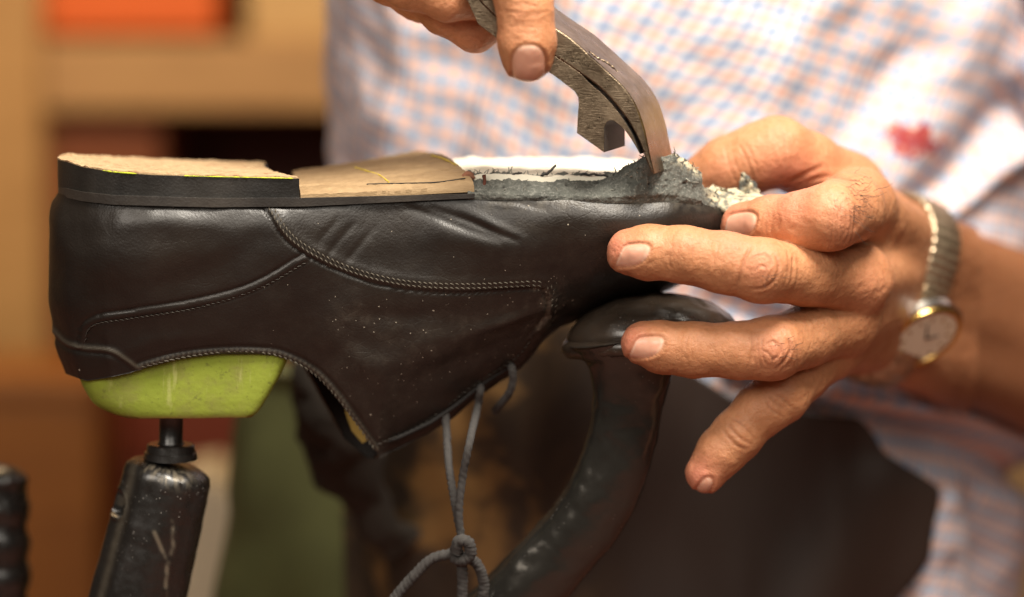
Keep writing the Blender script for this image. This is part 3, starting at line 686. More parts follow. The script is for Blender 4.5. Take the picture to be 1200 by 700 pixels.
c = at(764, 397, 148); V_, F_ = sweep([c+np.array([0, 0, 8]), c, c-np.array([0, 0, 12]), c-np.array([3, 0, 34])], [90, 86, 72, 52], 60, ell=(.74, 1)); mk('head_plate', V_, F_, ARMMETAL, arm)

# ------------------------------------------------------------------ shoelace
LACE = plain('dusty_grey_lace', (.055, .05, .047), .9, .5, 700, .8)
def lace_path(pts, n=40): return spline(np.array([at(*p) for p in pts]), n)
def cord(name, pts, r, parent, n=60):
    P = lace_path(pts, n)+fbm(np.arange(n)[:, None]*np.array([[1., .3, 2.]]), .25, 2, r)[:, None]*.5; V_, F_ = sweep(P, r*(1+.07*fbm(np.arange(n)[:, None]*np.array([[1., 2., .5]]), .3, 2, 3+r)), 12)
    # braid: tiny diagonal ribs
    idx = np.repeat(np.arange(n), 12); ang = np.tile(np.arange(12), n); dirv = V_-np.repeat(P, 12, 0)
    V_ = V_+dirv*(.10*np.sin(idx*2.1+ang*np.pi/3))[:, None]
    return mk(name, V_, F_, LACE, parent)
lace = thing('shoelace', 'dusty grey shoelace knotted below the eyelets of the black shoe', 'shoelace', at(541, 645, 70))
Ye = [near_surface([e])[0][1] for e in EYE]
cord('lace_strand', [(562, 452, Ye[2]+2), (563, 458, Ye[2]-6), (559, 480, Ye[2]-2), (551, 515, 60), (542, 560, 62), (538, 600, 66), (541, 635, 70)], 4.7, lace, 90)
cord('lace_strand', [(522, 478, 150), (523, 500, 140), (526, 545, 100), (533, 590, 80), (541, 632, 74)], 4.8, lace, 80)
cord('lace_loop', [(598, 427, Ye[3]+3), (600, 433, Ye[3]-6), (601, 446, Ye[3]-2), (597, 460, Ye[3]+6), (588, 472, Ye[3]+20), (580, 482, Ye[3]+40)], 4.8, lace, 50)
cord('lace_loop', [(534, 648, 64), (538, 634, 58), (549, 636, 58), (551, 650, 62), (541, 657, 66), (532, 652, 74), (536, 640, 84)], 7.2, lace, 60)
cord('lace_end', [(543, 650, 72), (525, 650, 74), (505, 656, 78), (488, 672, 82), (470, 692, 86), (452, 715, 88)], 6.4, lace, 60)
cord('lace_end', [(538, 652, 74), (552, 655, 78), (563, 668, 82), (567, 688, 86), (564, 715, 88)], 6.4, lace, 60)
cord('lace_end', [(541, 655, 72), (542, 680, 76), (541, 718, 80)], 6.4, lace, 40)
V_, F_ = sweep(lace_path([(478, 683, 84), (466, 697, 86), (452, 714, 88)], 16), 2.2, 8); V_[:, 2] += 5; mk('aglet', V_, F_, plain('pale_aglet', (.35, .3, .22), .5), lace)

# ------------------------------------------------------------------ pincers
pin = thing('lasting_pincers', 'worn steel lasting pincers pulling the torn grey leather edge', 'pincers', at(766, 204, 60))
EXT = np.array([30.0, 92.0, 2.0])
def prof3(pts, Y): return np.array([at(x, y, Y) for x, y in pts])
groove = [(757, 188), (749, 166), (739, 147), (726, 128), (706, 106), (684, 89), (650, 66), (612, 42), (570, 10), (530, -40)]
outer = [(566, -42), (600, -8), (625, 15), (651, 33), (670, 46), (686, 60), (708, 80), (730, 101), (745, 123), (755, 151), (761, 180), (767, 205)]
og = spline(np.array([(x, y, 0) for x, y in outer]), 40)[:, :2]
gg = spline(np.array([(x, y, 0) for x, y in groove]), 40)[:, :2]
jaw = prism(prof3(np.vstack([og, [(762, 200)], gg]), 40), EXT, 'jaw', STEEL, pin, 2.6)
g2 = [(x-2.6*np.clip((x-680)/14, 0, 1), y+2.4*np.clip((x-680)/14, 0, 1)) for x, y in gg[4:]]
innr = [(x, y) for x, y in spline(np.array([(560, 28, 0), (605, 62, 0), (645, 86, 0), (664, 100, 0), (674, 108, 0), (678, 117, 0), (677, 135, 0), (676, 156, 0)]), 24)[:, :2]]+[(708, 179)]+[(x, y) for x, y in spline(np.array([(708, 150, 0), (711, 143, 0), (717, 141, 0), (724, 145, 0), (733, 154, 0), (742, 167, 0), (750, 181, 0)]), 18)[:, :2]]
body_in = prism(prof3(np.vstack([innr, g2]), 40.5), EXT*.93, 'hammer_lug', STEEL, pin, 2.0)
for o in (jaw, body_in):
    bpy.context.view_layer.update()
NOTCH_SHADE = plain('dark_oxide', (.020, .015, .011), .6, .3, 200, .3)  # shade inside the lug's notch, put in as a dark colour
body_in.data.materials.append(NOTCH_SHADE)
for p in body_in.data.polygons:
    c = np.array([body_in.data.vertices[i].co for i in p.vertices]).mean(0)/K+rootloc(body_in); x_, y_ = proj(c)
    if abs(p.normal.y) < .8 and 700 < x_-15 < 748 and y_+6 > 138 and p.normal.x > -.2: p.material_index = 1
# deep shadow line sits between the two halves; brass braze near the tip
me = jaw.data; 
for o in (jaw, body_in):
    co = np.empty(len(o.data.vertices)*3); o.data.vertices.foreach_get('co', co); co = co.reshape(-1, 3)/K+rootloc(o); x_, y_ = proj(co)
    a_ = o.data.attributes.new('brass', 'FLOAT', 'POINT'); a_.data.foreach_set('value', (np.clip(gau(np.hypot(x_-772, y_-138), 26)*1.2, 0, 1)).astype(np.float32) if o is jaw else np.zeros(len(x_), np.float32))
V_, F_ = sweep(spline(at([690, 700, 712, 724], [60, 68, 74, 84], [38.5]*4), 24), np.array([.4, 1.3, .8, 1.6, .9, 1.8, .7, 1.2, 1.9, 1.0, .6, 1.3, 1.5, .8, 1.6, .9, 1.8, .7, 1.2, 1.9, 1.0, .6, 1.3, .4]), 7); mk('weld_bead', V_, F_, STEEL, pin)
hp = spline(np.array([at(590, 22, 90), at(540, -30, 95), at(470, -130, 110), at(380, -330, 130), at(330, -560, 150)]), 30); V_, F_ = sweep(hp, np.linspace(30, 22, 30), 20, ell=(1, .7)); mk('handle', V_, F_, BLACKMETAL, pin)
hp = spline(np.array([at(604, 30, 60), at(560, -40, 110), at(500, -170, 160), at(430, -360, 190)]), 30); V_, F_ = sweep(hp, np.linspace(22, 18, 30), 20, ell=(1, .7)); mk('handle', V_, F_, BLACKMETAL, pin)

# ------------------------------------------------------------------ the person: signed distance field -> surface nets
class Field:
    def __init__(s, lo, hi, h):
        s.lo = np.array(lo, float); s.h = h; s.n = np.ceil((np.array(hi, float)-s.lo)/h).astype(int)+1
        s.ax = [(s.lo[i]+h*np.arange(s.n[i])).astype(np.float32) for i in range(3)]
    def new(s): return np.full(tuple(s.n), 60.0, np.float32)
    def cone(s, f, a, b, ra, rb, k, pad=26):
        a, b = np.asarray(a, float), np.asarray(b, float); m = max(ra, rb)+pad
        lo = np.minimum(a, b)-m; hi = np.maximum(a, b)+m; sl_ = []
        for i in range(3):
            i0 = max(0, int((lo[i]-s.lo[i])/s.h)); i1 = min(s.n[i], int((hi[i]-s.lo[i])/s.h)+2)
            if i1 <= i0: return
            sl_.append(slice(i0, i1))
        X = s.ax[0][sl_[0]][:, None, None]-np.float32(a[0]); Y = s.ax[1][sl_[1]][None, :, None]-np.float32(a[1]); Zz = s.ax[2][sl_[2]][None, None, :]-np.float32(a[2])
        d = b-a; L2 = max(float(d@d), 1e-6)
        t = np.clip((X*np.float32(d[0])+Y*np.float32(d[1])+Zz*np.float32(d[2]))/np.float32(L2), 0, 1)
        q = np.sqrt((X-t*np.float32(d[0]))**2+(Y-t*np.float32(d[1]))**2+(Zz-t*np.float32(d[2]))**2)-(np.float32(ra)+t*np.float32(rb-ra))
        g_ = f[tuple(sl_)]; f[tuple(sl_)] = smin(g_, q, k)
def smin(a, b, k):
    if k <= 0: return np.minimum(a, b)
    h = np.maximum(k-np.abs(a-b), 0)/np.float32(k); return np.minimum(a, b)-h*h*np.float32(k*.25)

def nets(f, lo, h):
    sg = f < 0; nx, ny, nz = f.shape
    c = np.zeros((nx-1, ny-1, nz-1), np.int8)
    for i in (0, 1):
        for j in (0, 1):
            for k in (0, 1): c += sg[i:nx-1+i, j:ny-1+j, k:nz-1+k]
    I = np.argwhere((c > 0) & (c < 8)); idx = np.full(c.shape, -1, np.int32); idx[I[:, 0], I[:, 1], I[:, 2]] = np.arange(len(I))
    cor = [(i, j, k) for i in (0, 1) for j in (0, 1) for k in (0, 1)]
    val = np.stack([f[I[:, 0]+i, I[:, 1]+j, I[:, 2]+k] for i, j, k in cor], 1).astype(float); acc = np.zeros((len(I), 3)); cnt = np.zeros(len(I))
    for a in range(8):
        for b in range(a+1, 8):
            da = np.array(cor[b])-np.array(cor[a])
            if np.abs(da).sum() != 1: continue
            va, vb = val[:, a], val[:, b]; m = (va < 0) != (vb < 0); t = np.where(m, va/np.where(m, va-vb, 1), 0)
            acc += np.where(m[:, None], np.array(cor[a])+t[:, None]*da, 0); cnt += m
    V = (I+acc/cnt[:, None])*h+lo; F = []
    for axis in range(3):
        s0 = [slice(None)]*3; s1 = [slice(None)]*3; s0[axis] = slice(0, -1); s1[axis] = slice(1, None)
        A, B = sg[tuple(s0)], sg[tuple(s1)]; E = np.argwhere(A != B); u, w = [(1, 2), (2, 0), (0, 1)][axis]
        ok = (E[:, u] > 0) & (E[:, w] > 0) & (E[:, u] < f.shape[u]-1) & (E[:, w] < f.shape[w]-1); E = E[ok]
        fl = A[E[:, 0], E[:, 1], E[:, 2]]; q = []
        for du, dw in ((-1, -1), (0, -1), (0, 0), (-1, 0)):
            e = E.copy(); e[:, u] += du; e[:, w] += dw; q.append(idx[e[:, 0], e[:, 1], e[:, 2]])
        q = np.stack(q, 1); q = np.where(fl[:, None], q, q[:, ::-1]); F.append(q)
    F = np.concatenate(F); F = F[(F >= 0).all(1)]
    return V, F
def smooth(V, F, it, lam=.5):
    e = np.vstack([F[:, [0, 1]], F[:, [1, 2]], F[:, [2, 3]], F[:, [3, 0]]]); n = len(V)
    a = np.r_[e[:, 0], e[:, 1]]; b = np.r_[e[:, 1], e[:, 0]]; cnt = np.maximum(np.bincount(a, minlength=n), 1)
    for k in range(it):
        m = np.stack([np.bincount(a, V[b, c], n) for c in range(3)], 1)/cnt[:, None]
        V = V+(lam if k % 2 == 0 else -lam*.95)*(m-V)
    return V

def J(px_, py_, Y, r): return np.r_[at(px_, py_, Y), r*dscale(Y)]
# left hand joints, fingertip first: photograph position, depth, radius
FING = {
 'index': [J(872, 264, 122, 27), J(906, 262, 92, 32), J(942, 259, 64, 34), J(974, 254, 50, 38.5), J(994, 244, 110, 40), J(1005, 240, 185, 40)],
 'middle': [J(738, 296, 42, 27), J(760, 296, 38, 31), J(800, 298, 32, 32.5), J(850, 308, 26, 35), J(892, 317, 24, 37), J(945, 322, 75, 36), J(1000, 328, 150, 41)],
 'ring': [J(753, 402, 66, 25.5), J(775, 407, 62, 29.5), J(812, 410, 56, 31), J(865, 411, 52, 33), J(905, 408, 54, 36.5), J(945, 394, 100, 35), J(985, 375, 165, 40)],
 'pinky': [J(828, 554, 92, 24.5), J(846, 529, 92, 28), J(866, 508, 94, 29), J(892, 480, 100, 30.5), J(915, 462, 108, 33), J(938, 436, 140, 34), J(968, 405, 185, 38)],
}
THUMB = [J(829, 211, 238, 33), J(852, 200, 232, 37), J(885, 186, 226, 37.5), J(910, 177, 226, 39), J(945, 193, 250, 37), J(990, 222, 290, 40)]
WR = [J(1060, 288, 430, 46), J(1052, 318, 440, 46), J(1045, 350, 440, 45), J(1027, 393, 430, 45)]
def palm(Fd, f):
    m = [FING['index'][-1], FING['middle'][-1], FING['ring'][-1], FING['pinky'][-1]]
    for a, b in zip(m, WR): Fd.cone(f, a[:3], b[:3], a[3]*.96, b[3], 22)
    for a, b in zip(m[:-1], m[1:]): Fd.cone(f, (a[:3]*.45+b[:3]*.55)+[4, 46, 0], (a[:3]+b[:3])/2+[6, 180, 0], 36, 40, 18)
    Fd.cone(f, THUMB[-1][:3], WR[0][:3]+[-12, 0, -12], 42, 46, 24)
    Fd.cone(f, J(968, 226, 262, 22)[:3], J(1010, 262, 250, 34)[:3], 20, 36, 20)          # web
    Fd.cone(f, J(960, 262, 300, 30)[:3], J(1010, 330, 380, 44)[:3], 30, 46, 24)           # heel of the thumb
    # wrist and forearm: two bones
    Fd.cone(f, WR[0][:3], ARM_A[:3], WR[0][3], ARM_A[3], 26); Fd.cone(f, WR[3][:3], ARM_B[:3], WR[3][3], ARM_B[3], 26); Fd.cone(f, (WR[1][:3]+WR[2][:3])/2, (ARM_A[:3]+ARM_B[:3])/2, 52, 82, 26)
ARM_A = J(1250, 368, 700, 66); ARM_B = J(1235, 456, 690, 72)
def build_left(h):
    lo = np.array([at(690, 400, 0)[0], -25, at(900, 600, 90)[2]]); hi = np.array([at(1142, 300, 520)[0], 560, at(900, 100, 300)[2]])
    Fd = Field(lo, hi, h); base = Fd.new(); palm(Fd, base); tot = base.copy()
    for name in ('index', 'middle', 'ring', 'pinky'):
        g_ = base.copy(); j = FING[name]
        one_ = Fd.new()
        for a, b in zip(j[:-1], j[1:]): Fd.cone(one_, a[:3], b[:3], a[3], b[3], 10)
        tot = np.minimum(tot, smin(base, one_, 24)) if name != 'x' else tot
    one_ = Fd.new()
    for a, b in zip(THUMB[:-1], THUMB[1:]): Fd.cone(one_, a[:3], b[:3], a[3], b[3], 12)
    tot = np.minimum(tot, smin(base, one_, 26))
    V, F = nets(tot, Fd.lo, h); return smooth(V, F, 4), F, tot, Fd
HV, HF, HFIELD, HFD = build_left(2.0)
# right hand: thumb in front on the handle, fingers curled behind it
RTH = [J(618, 67, 8, 30), J(618, 48, 4, 32.5), J(616, 12, 4, 31.5), J(612, -14, 8, 34), J(598, -90, 45, 40)]
RF = [[J(582, 18, 132, 26), J(556, 32, 128, 28), J(522, 10, 118, 30), J(490, -22, 100, 33), J(470, -80, 90, 38)],
      [J(560, 2, 90, 22), J(525, -2, 78, 26), J(480, -18, 72, 28), J(440, -44, 80, 31), J(430, -110, 90, 38)],
      [J(520, 8, 170, 26), J(490, -5, 160, 28), J(455, -28, 130, 31), J(420, -70, 120, 38)]]
def build_right(h):
    lo = np.array([at(395, 0, 100)[0], -40, at(600, 110, 0)[2]]); hi = np.array([at(670, 0, 100)[0], 260, at(600, -110, 100)[2]])
    Fd = Field(lo, hi, h); tot = Fd.new()
    for j in [RTH]+RF:
        one_ = Fd.new()
        for a, b in zip(j[:-1], j[1:]): Fd.cone(one_, a[:3], b[:3], a[3], b[3], 10)
        tot = smin(tot, one_, 3)
    Fd.cone(tot, RTH[-1][:3], J(450, -130, 95, 44)[:3], 42, 46, 20); Fd.cone(tot, J(540, -85, 95, 30)[:3], J(470, -80, 110, 30)[:3], 34, 34, 16)
    V, F = nets(tot, Fd.lo, h); return smooth(V, F, 4), F
RV, RFc = build_right(2.0)
# surface detail on the hands, drawn where the photograph shows it
def hand_detail(V, F, nails, creases, reds, bumps):
    N = vnormals(V, F); c0 = V.mean(0)
    x, y = proj(V); view = (V-CAM); view /= np.linalg.norm(view, axis=1)[:, None]; facing = -np.sum(N*view, 1)
    vis = np.clip((facing+.05)/.25, 0, 1); dsp = np.zeros(len(V)); nail = np.zeros(len(V)); cr = np.zeros(len(V)); red = np.zeros(len(V)); lun = np.zeros(len(V))
    for (cx, cy, ang, hl, hw, Ymax, tilt) in nails:
        ca, sa = math.cos(math.radians(ang)), math.sin(math.radians(ang)); dx_, dy_ = x-cx, y-cy
        a = (dx_*ca+dy_*sa)/hl; b = (-dx_*sa+dy_*ca)/hw
        # a>0 towards the fingertip (square free edge), a<0 towards the cuticle (round)
        a = a+tilt*b; q = np.where(a < 0, (np.abs(a)**2.3+np.abs(b)**2.3)**(1/2.3), np.maximum((np.abs(a)**5+np.abs(b)**5)**.2, np.abs(b)))
        m = (V[:, 1] < Ymax)*(V[:, 1] > Ymax-68)*(facing > -.1)
        nail = np.maximum(nail, m*np.clip((1-q)*hw/2.0, 0, 1)); lun = np.maximum(lun, m*(np.clip((a-.80)/.12, 0, 1)+.75*np.clip((-a-.62)/.25, 0, 1))*(q < 1.0)*.8)
        ed = (q-1)*hw
        dsp += m*np.where(q < 1, -.5-.8*gau(ed, 2.2)+.9*(1-np.minimum(1, b*b)), 0)+m*np.where(q >= 1, 1.0*gau(ed-2.6, 3.2)-1.1*gau(ed, 1.4), 0)
        cr = np.maximum(cr, m*.4*gau(ed-.4, 1.4))
    for pts, dep, sg, Ymax in creases:
        p = np.array(pts, float)
        d, a, s_ = polydist(x, y, p); L_ = max(a.max(), 1); fade = np.clip(np.minimum(a, L_-a)/(.18*L_)+.25, 0, 1)
        m = vis*(V[:, 1] < Ymax); dsp += m*fade*(-dep*gau(d, sg)+.45*dep*gau(d-2.2*sg, sg*1.3)); cr = np.maximum(cr, m*fade*min(1, dep/1.6)*gau(d, sg*.9))
    for cx, cy, r, k in reds: red = np.maximum(red, k*gau(np.hypot(x-cx, y-cy), r))
    for cx, cy, r, k, Ymax in bumps: dsp += k*gau(np.hypot(x-cx, y-cy), r)*vis*(V[:, 1] < Ymax)
    dsp += fbm(V, 1/30, 3, 11.)*1.1+fbm(V, 1/9, 2, 5.)*.35*(1-nail)
    arm_shade = np.clip((x-1062)/60, 0, 1)*(x > 950)  # painted shade, growing from the wrist along the forearm
    return V+N*dsp[:, None], {'tan': arm_shade, 'nail': nail, 'crease': cr, 'red': red, 'lunula': lun}
def arcs(cx, cy, ang, width, offs, dep, sg, Ymax, bend=3):
    """short creases across a finger whose axis points along ang"""
    out = []; ca, sa = math.cos(math.radians(ang)), math.sin(math.radians(ang))
    for o in offs:
        w = width*random.uniform(.7, 1.05); j = random.uniform(-3, 3); k = random.uniform(.6, 1.3); pts = []
        for t in (-1, -.5, 0, .5, 1):
            u = o+bend*np.sign(o)*(1-t*t)+random.uniform(-.7, .7); v_ = t*w+j; pts.append((cx+u*ca-v_*sa, cy+u*sa+v_*ca))
        out.append((spline(np.array([(a, b, 0) for a, b in pts]), 14)[:, :2], dep*k, sg, Ymax))
    return out
cre = []
cre += arcs(797, 300, 5, 20, [-9, -5, -1, 3, 7, 11], .6, 1.3, 60)
cre += arcs(848, 308, 8, 24, [-8, 0, 9], .35, 1.4, 60)
cre += [(spline(np.array([(880, 290, 0), (873, 303, 0), (868, 320, 0), (864, 336, 0)]), 14)[:, :2], 1.6, 1.5, 60),
        (spline(np.array([(879, 306, 0), (886, 301, 0), (896, 299, 0), (903, 306, 0), (900, 314, 0)]), 16)[:, :2], 1.1, 1.4, 60),
        (spline(np.array([(907, 297, 0), (912, 310, 0), (909, 326, 0), (896, 337, 0), (880, 339, 0)]), 18)[:, :2], 1.2, 1.6, 60),
        (spline(np.array([(884, 318, 0), (892, 312, 0), (898, 316, 0), (894, 324, 0)]), 12)[:, :2], 1.2, 1.3, 60)]
cre += arcs(912, 318, 5, 22, [8, 14, 20], .7, 1.4, 90)
cre += arcs(812, 411, 3, 18, [-6, 0, 6], .4, 1.3, 80)
cre += [(spline(np.array([(880, 392, 0), (881, 405, 0), (880, 418, 0), (876, 432, 0)]), 14)[:, :2], 1.0, 1.2, 80),
        (spline(np.array([(897, 405, 0), (904, 400, 0), (911, 404, 0), (914, 412, 0), (909, 419, 0), (902, 422, 0)]), 16)[:, :2], 1.1, 1.4, 80),
        (spline(np.array([(893, 410, 0), (900, 414, 0), (905, 420, 0), (903, 428, 0)]), 12)[:, :2], .9, 1.3, 80),
        (spline(np.array([(922, 396, 0), (926, 408, 0), (921, 420, 0), (910, 432, 0)]), 14)[:, :2], 1.5, 1.5, 90)]
cre += arcs(905, 413, -8, 22, [-18, -13, -8, 8, 15, 20, 26], .75, 1.3, 95)
cre += arcs(985, 262, 8, 24, [-12, -7, -2, 3, 8, 13], .8, 1.4, 110)
cre += arcs(905, 262, 3, 16, [-5, 0, 5], .35, 1.3, 130)
cre += arcs(868, 506, -48, 20, [-12, -3, 4], .9, 1.8, 130)+arcs(912, 474, -48, 16, [-6, 0, 6], .8, 1.6, 140)
cre += arcs(872, 192, -20, 26, [-14, -6, 2, 10], .5, 1.6, 300)+arcs(915, 176, -5, 24, [-6, 2, 9], .5, 1.8, 300)
cre += [(spline(np.array([(945, 212, 0), (975, 207, 0), (1005, 212, 0)]), 12)[:, :2], 1.2, 2.4, 330), (spline(np.array([(925, 214, 0), (945, 203, 0), (962, 195, 0)]), 12)[:, :2], 1.2, 2.4, 330)]
nails = [(743, 299, 176, 18, 13.5, 60, .42), (759, 407, 176, 18.5, 13.0, 75, .38), (868, 263, 172, 19, 14.5, 130, .25), (826, 571, 122, 13, 8, 100, 0)]
reds = [(722, 290, 24, .85), (735, 398, 26, .85), (858, 255, 26, .8), (818, 560, 26, .9), (990, 262, 30, .35), (890, 315, 26, .3), (908, 412, 24, .4), (925, 218, 42, .9), (845, 210, 28, .3), (1022, 340, 26, .25)]
bumps = [(893, 318, 13, 1.6, 60), (907, 412, 12, 1.8, 80), (985, 268, 15, 1.8, 110), (913, 490, 12, 2.2, 140), (938, 152, 10, 1.6, 300)]
HV, HA = hand_detail(HV, HF, nails, cre, reds, bumps)
cre2 = arcs(617, 10, 90, 24, [-10, -6, -2, 3, 7], .8, 1.3, 20)+arcs(617, 36, 90, 17, [-7, -3, 1, 5, 9], .45, 1.2, 20)
RV, RA = hand_detail(RV, RFc, [(620, 75, 90, 23, 20.5, 10, 0)], cre2, [(620, 95, 22, .6), (545, 45, 40, .3)], [])
# forearms, upper arms and torso, coarser: mostly outside the picture or under the shirt
def build_rest(h):
    lo = np.array([-1300., 30, -1500]); hi = np.array([1500., 1250, 1650]); Fd = Field(lo, hi, h); f = Fd.new(); f[:] = 200
    s = 1.0; m_ = WR[0][:3]
    elbow = J(1330, 470, 830, 84)[:3]; sh_l = np.array([760., 760, 1010]); sh_r = np.array([-420., 760, 1010])
    e_r = np.array([-280., 430, 660]); w_r = J(468, -135, 150, 50)[:3]
    d1 = ARM_A[:3]-WR[0][:3]; d2 = ARM_B[:3]-WR[3][:3]; u = .22
    Fd.cone(f, WR[0][:3]+d1*u, ARM_A[:3], 50-.4, 66-.4, 26, 60); Fd.cone(f, WR[3][:3]+d2*u, ARM_B[:3], 46.8-.4, 72-.4, 26, 60)
    mid0 = (WR[1][:3]+WR[2][:3])/2; mid1 = (ARM_A[:3]+ARM_B[:3])/2; Fd.cone(f, mid0+(mid1-mid0)*u, mid1, 58.6-.4, 80.8, 26, 60)
    Fd.cone(f, mid1, elbow, 96, 92, 40, 60); Fd.cone(f, elbow, sh_l, 92, 125, 40, 60); 
    Fd.cone(f, J(450, -100, 95, 44)[:3], w_r, 52, 56, 30, 60); Fd.cone(f, J(560, -95, 70, 44)[:3], w_r, 44, 56, 30, 60); Fd.cone(f, w_r, e_r, 58, 90, 30, 60); Fd.cone(f, e_r, sh_r, 92, 125, 40, 60)
    Fd.cone(f, sh_l, sh_r, 130, 130, 60, 80); c = np.array([170., 820, 0])
    for dx_ in (-190, 0, 190): Fd.cone(f, c+[dx_, 0, 950], c+[dx_*.9, 0, -900], 170, 165, 80, 90)
    Fd.cone(f, c+[0, 0, 1050], c+[0, -30, 1380], 150, 140, 60, 80)
    V, F = nets(f, Fd.lo, h); return smooth(V, F, 2), F
BV, BF = build_rest(11.0)
person = thing('person', 'person in a checked shirt with dark apron holding the shoe toe and pincers', 'person', (170, 820, -1500))
nb1, nb2 = len(HV), len(HV)+len(RV)
att = {k: np.r_[HA[k], RA[k], np.full(len(BV), 1.0 if k == 'tan' else 0.0)] for k in HA}
body = mk('body', np.vstack([HV, RV, BV]), np.vstack([HF, RFc+nb1, BF+nb2]), SKIN, person, att)
HAIR = plain('dark_hair', (.03, .018, .01), .6, .2)
hp_ = []
Ni = vnormals(HV, HF); hx_, hy_ = proj(HV)
for k in range(60):
    cx, cy = random.gauss(1003, 11), random.gauss(232, 16); ids = np.where((np.hypot(hx_-cx, hy_-cy) < 3) & (Ni[:, 1] < -.05))[0]
    if len(ids) == 0: continue
    i = ids[np.argmin(HV[ids, 1])]; n_ = Ni[i]; t_ = np.array([random.uniform(.2, 1), random.uniform(-.2, .5), random.uniform(-.9, .3)])
    L_ = random.uniform(9, 20); p = [HV[i]-n_*1, HV[i]+n_*L_*.22+t_*L_*.3, HV[i]+n_*L_*.33+t_*L_*.7+np.array([0, 0, -2]), HV[i]+n_*L_*.5+t_*L_*1.1]
    hp_.append(sweep(spline(np.array(p), 7), np.linspace(.24, .12, 7), 4))
for k in range(22):
    cx, cy = random.choice([(925, 410), (905, 325)]); cx += random.gauss(0, 8); cy += random.gauss(0, 8); ids = np.where((np.hypot(hx_-cx, hy_-cy) < 3) & (Ni[:, 1] < -.05))[0]
    if len(ids) == 0: continue
    i = ids[np.argmin(HV[ids, 1])]; n_ = Ni[i]; t_ = np.array([random.uniform(.2, 1), random.uniform(-.2, .5), random.uniform(-.6, .6)]); L_ = random.uniform(7, 15)
    hp_.append(sweep(spline(np.array([HV[i]-n_, HV[i]+n_*L_*.25+t_*L_*.4, HV[i]+n_*L_*.3+t_*L_]), 6), np.linspace(.32, .16, 6), 4))
V_, F_ = join(hp_); mk('hair', V_, F_, HAIR, person)

# ------------------------------------------------------------------ wristwatch
watch = thing('wristwatch', 'gold and steel wristwatch with mesh band on the left wrist', 'wristwatch', at(1070, 400, 420))
w0_, w1_ = (WR[1][:3]+WR[2][:3])/2, (ARM_A[:3]+ARM_B[:3])/2
wax = (w1_-w0_)/np.linalg.norm(w1_-w0_); wc = w0_-wax*14
b1 = np.array([0, 0, 1.0])-wax*wax[2]; b1 /= np.linalg.norm(b1); b2 = np.cross(wax, b1)
if b2[1] > 0: b2 = -b2
def arm_d(P):
    q = (P-HFD.lo)/HFD.h; i = np.clip(np.round(q).astype(int), 0, HFD.n-1); return HFIELD[i[:, 0], i[:, 1], i[:, 2]]
def skin_r(th_, c):
    dirv = math.cos(th_)*b1+math.sin(th_)*b2; r = np.linspace(15, 190, 350); P = c+r[:, None]*dirv; d_ = arm_d(P); k = np.argmax(d_ > 0); return r[k] if d_[k] > 0 else 110.
na = 260; rows = []
thv = np.linspace(0, 2*np.pi, na, endpoint=False); rr = np.array([skin_r(t, wc) for t in thv]); rr = np.convolve(np.r_[rr[-12:], rr, rr[:12]], np.ones(25)/25, 'valid')
rr = np.maximum(rr, np.array([skin_r(t, wc) for t in thv])*.98)+3+1.1*np.sin(thv*52)
for off, add in ((-30, 0), (-31, 4), (-27, 8), (27, 8), (31, 4), (30, 0)):
    rows.append(wc+wax*off+(rr+add)[:, None]*(np.cos(thv)[:, None]*b1+np.sin(thv)[:, None]*b2))
rows = np.array(rows); Vw = rows.reshape(-1, 3)
def mat_band():
    M = Mat('steel_mesh_band'); b_ = M.voro(420, 'F1'); k = b_
    return M.out(M.mix(b_, (.60, .47, .32), (.36, .27, .18)), .34, M.bump(k, .35, .0006), .85)
mk('strap', Vw, grid_faces(6, na, wrap_n=True, wrap_m=True), mat_band(), watch)
GOLD = plain('gold_plate', (.62, .40, .12), .25, .15, 200, .02, 1.0); CHROME = plain('polished_steel', (.6, .56, .5), .22, .1, 200, .02, 1.0)
best = None
for t in np.linspace(0, 2*np.pi, 200):
    p = wc+(np.interp(t, np.r_[thv, 2*np.pi], np.r_[rr, rr[0]])+6)*(math.cos(t)*b1+math.sin(t)*b2); x, y = proj(p)
    if p[1] < wc[1]:
        e = (y-386)**2+((x-1062)*.3)**2
        if best is None or e < best[0]: best = (e, t, p)
_, tw, wp_ = best; wn = math.cos(tw)*b1+math.sin(tw)*b2; wt = np.cross(wn, wax)
def disc(c, n_, rs, hs, name, mat, parent, seg=56, ell=1.0):
    Vd = []; a_ = np.linspace(0, 2*np.pi, seg, endpoint=False)
    for r, h_ in zip(rs, hs): Vd.append(c+n_*h_+r*(np.cos(a_)[:, None]*wax*ell+np.sin(a_)[:, None]*wt))
    Vd = np.concatenate(Vd); f = grid_faces(len(rs), seg, wrap_m=True).tolist()+[list(range(seg))[::-1], list(range((len(rs)-1)*seg, len(rs)*seg))]
    o = mk(name, Vd, f, mat, parent); bm = bmesh.new(); bm.from_mesh(o.data); bmesh.ops.recalc_face_normals(bm, faces=bm.faces); bm.to_mesh(o.data); bm.free(); o.data.set_sharp_from_angle(angle=math.radians(40)); return o
case = disc(wp_, wn, [50, 57, 57, 53], [-6, 0, 12, 15], 'case', CHROME, watch)
disc(wp_, wn, [54, 53.5, 51, 46, 45], [14, 18, 20, 18.5, 16], 'bezel', GOLD, case)
disc(wp_, wn, [46, 46], [15, 17], 'dial', plain('champagne_dial', (.90, .84, .66), .25, .1, 100, .02, 0.0), case)
for k in range(12):
    a_ = k*math.pi/6; p = wp_+wn*17.6+(math.cos(a_)*wax+math.sin(a_)*wt)*38; q = wp_+wn*17.6+(math.cos(a_)*wax+math.sin(a_)*wt)*31; V_, F_ = sweep([p, (p+q)/2, q], 1.1, 5); mk('hour_mark', V_, F_, GOLD, case)
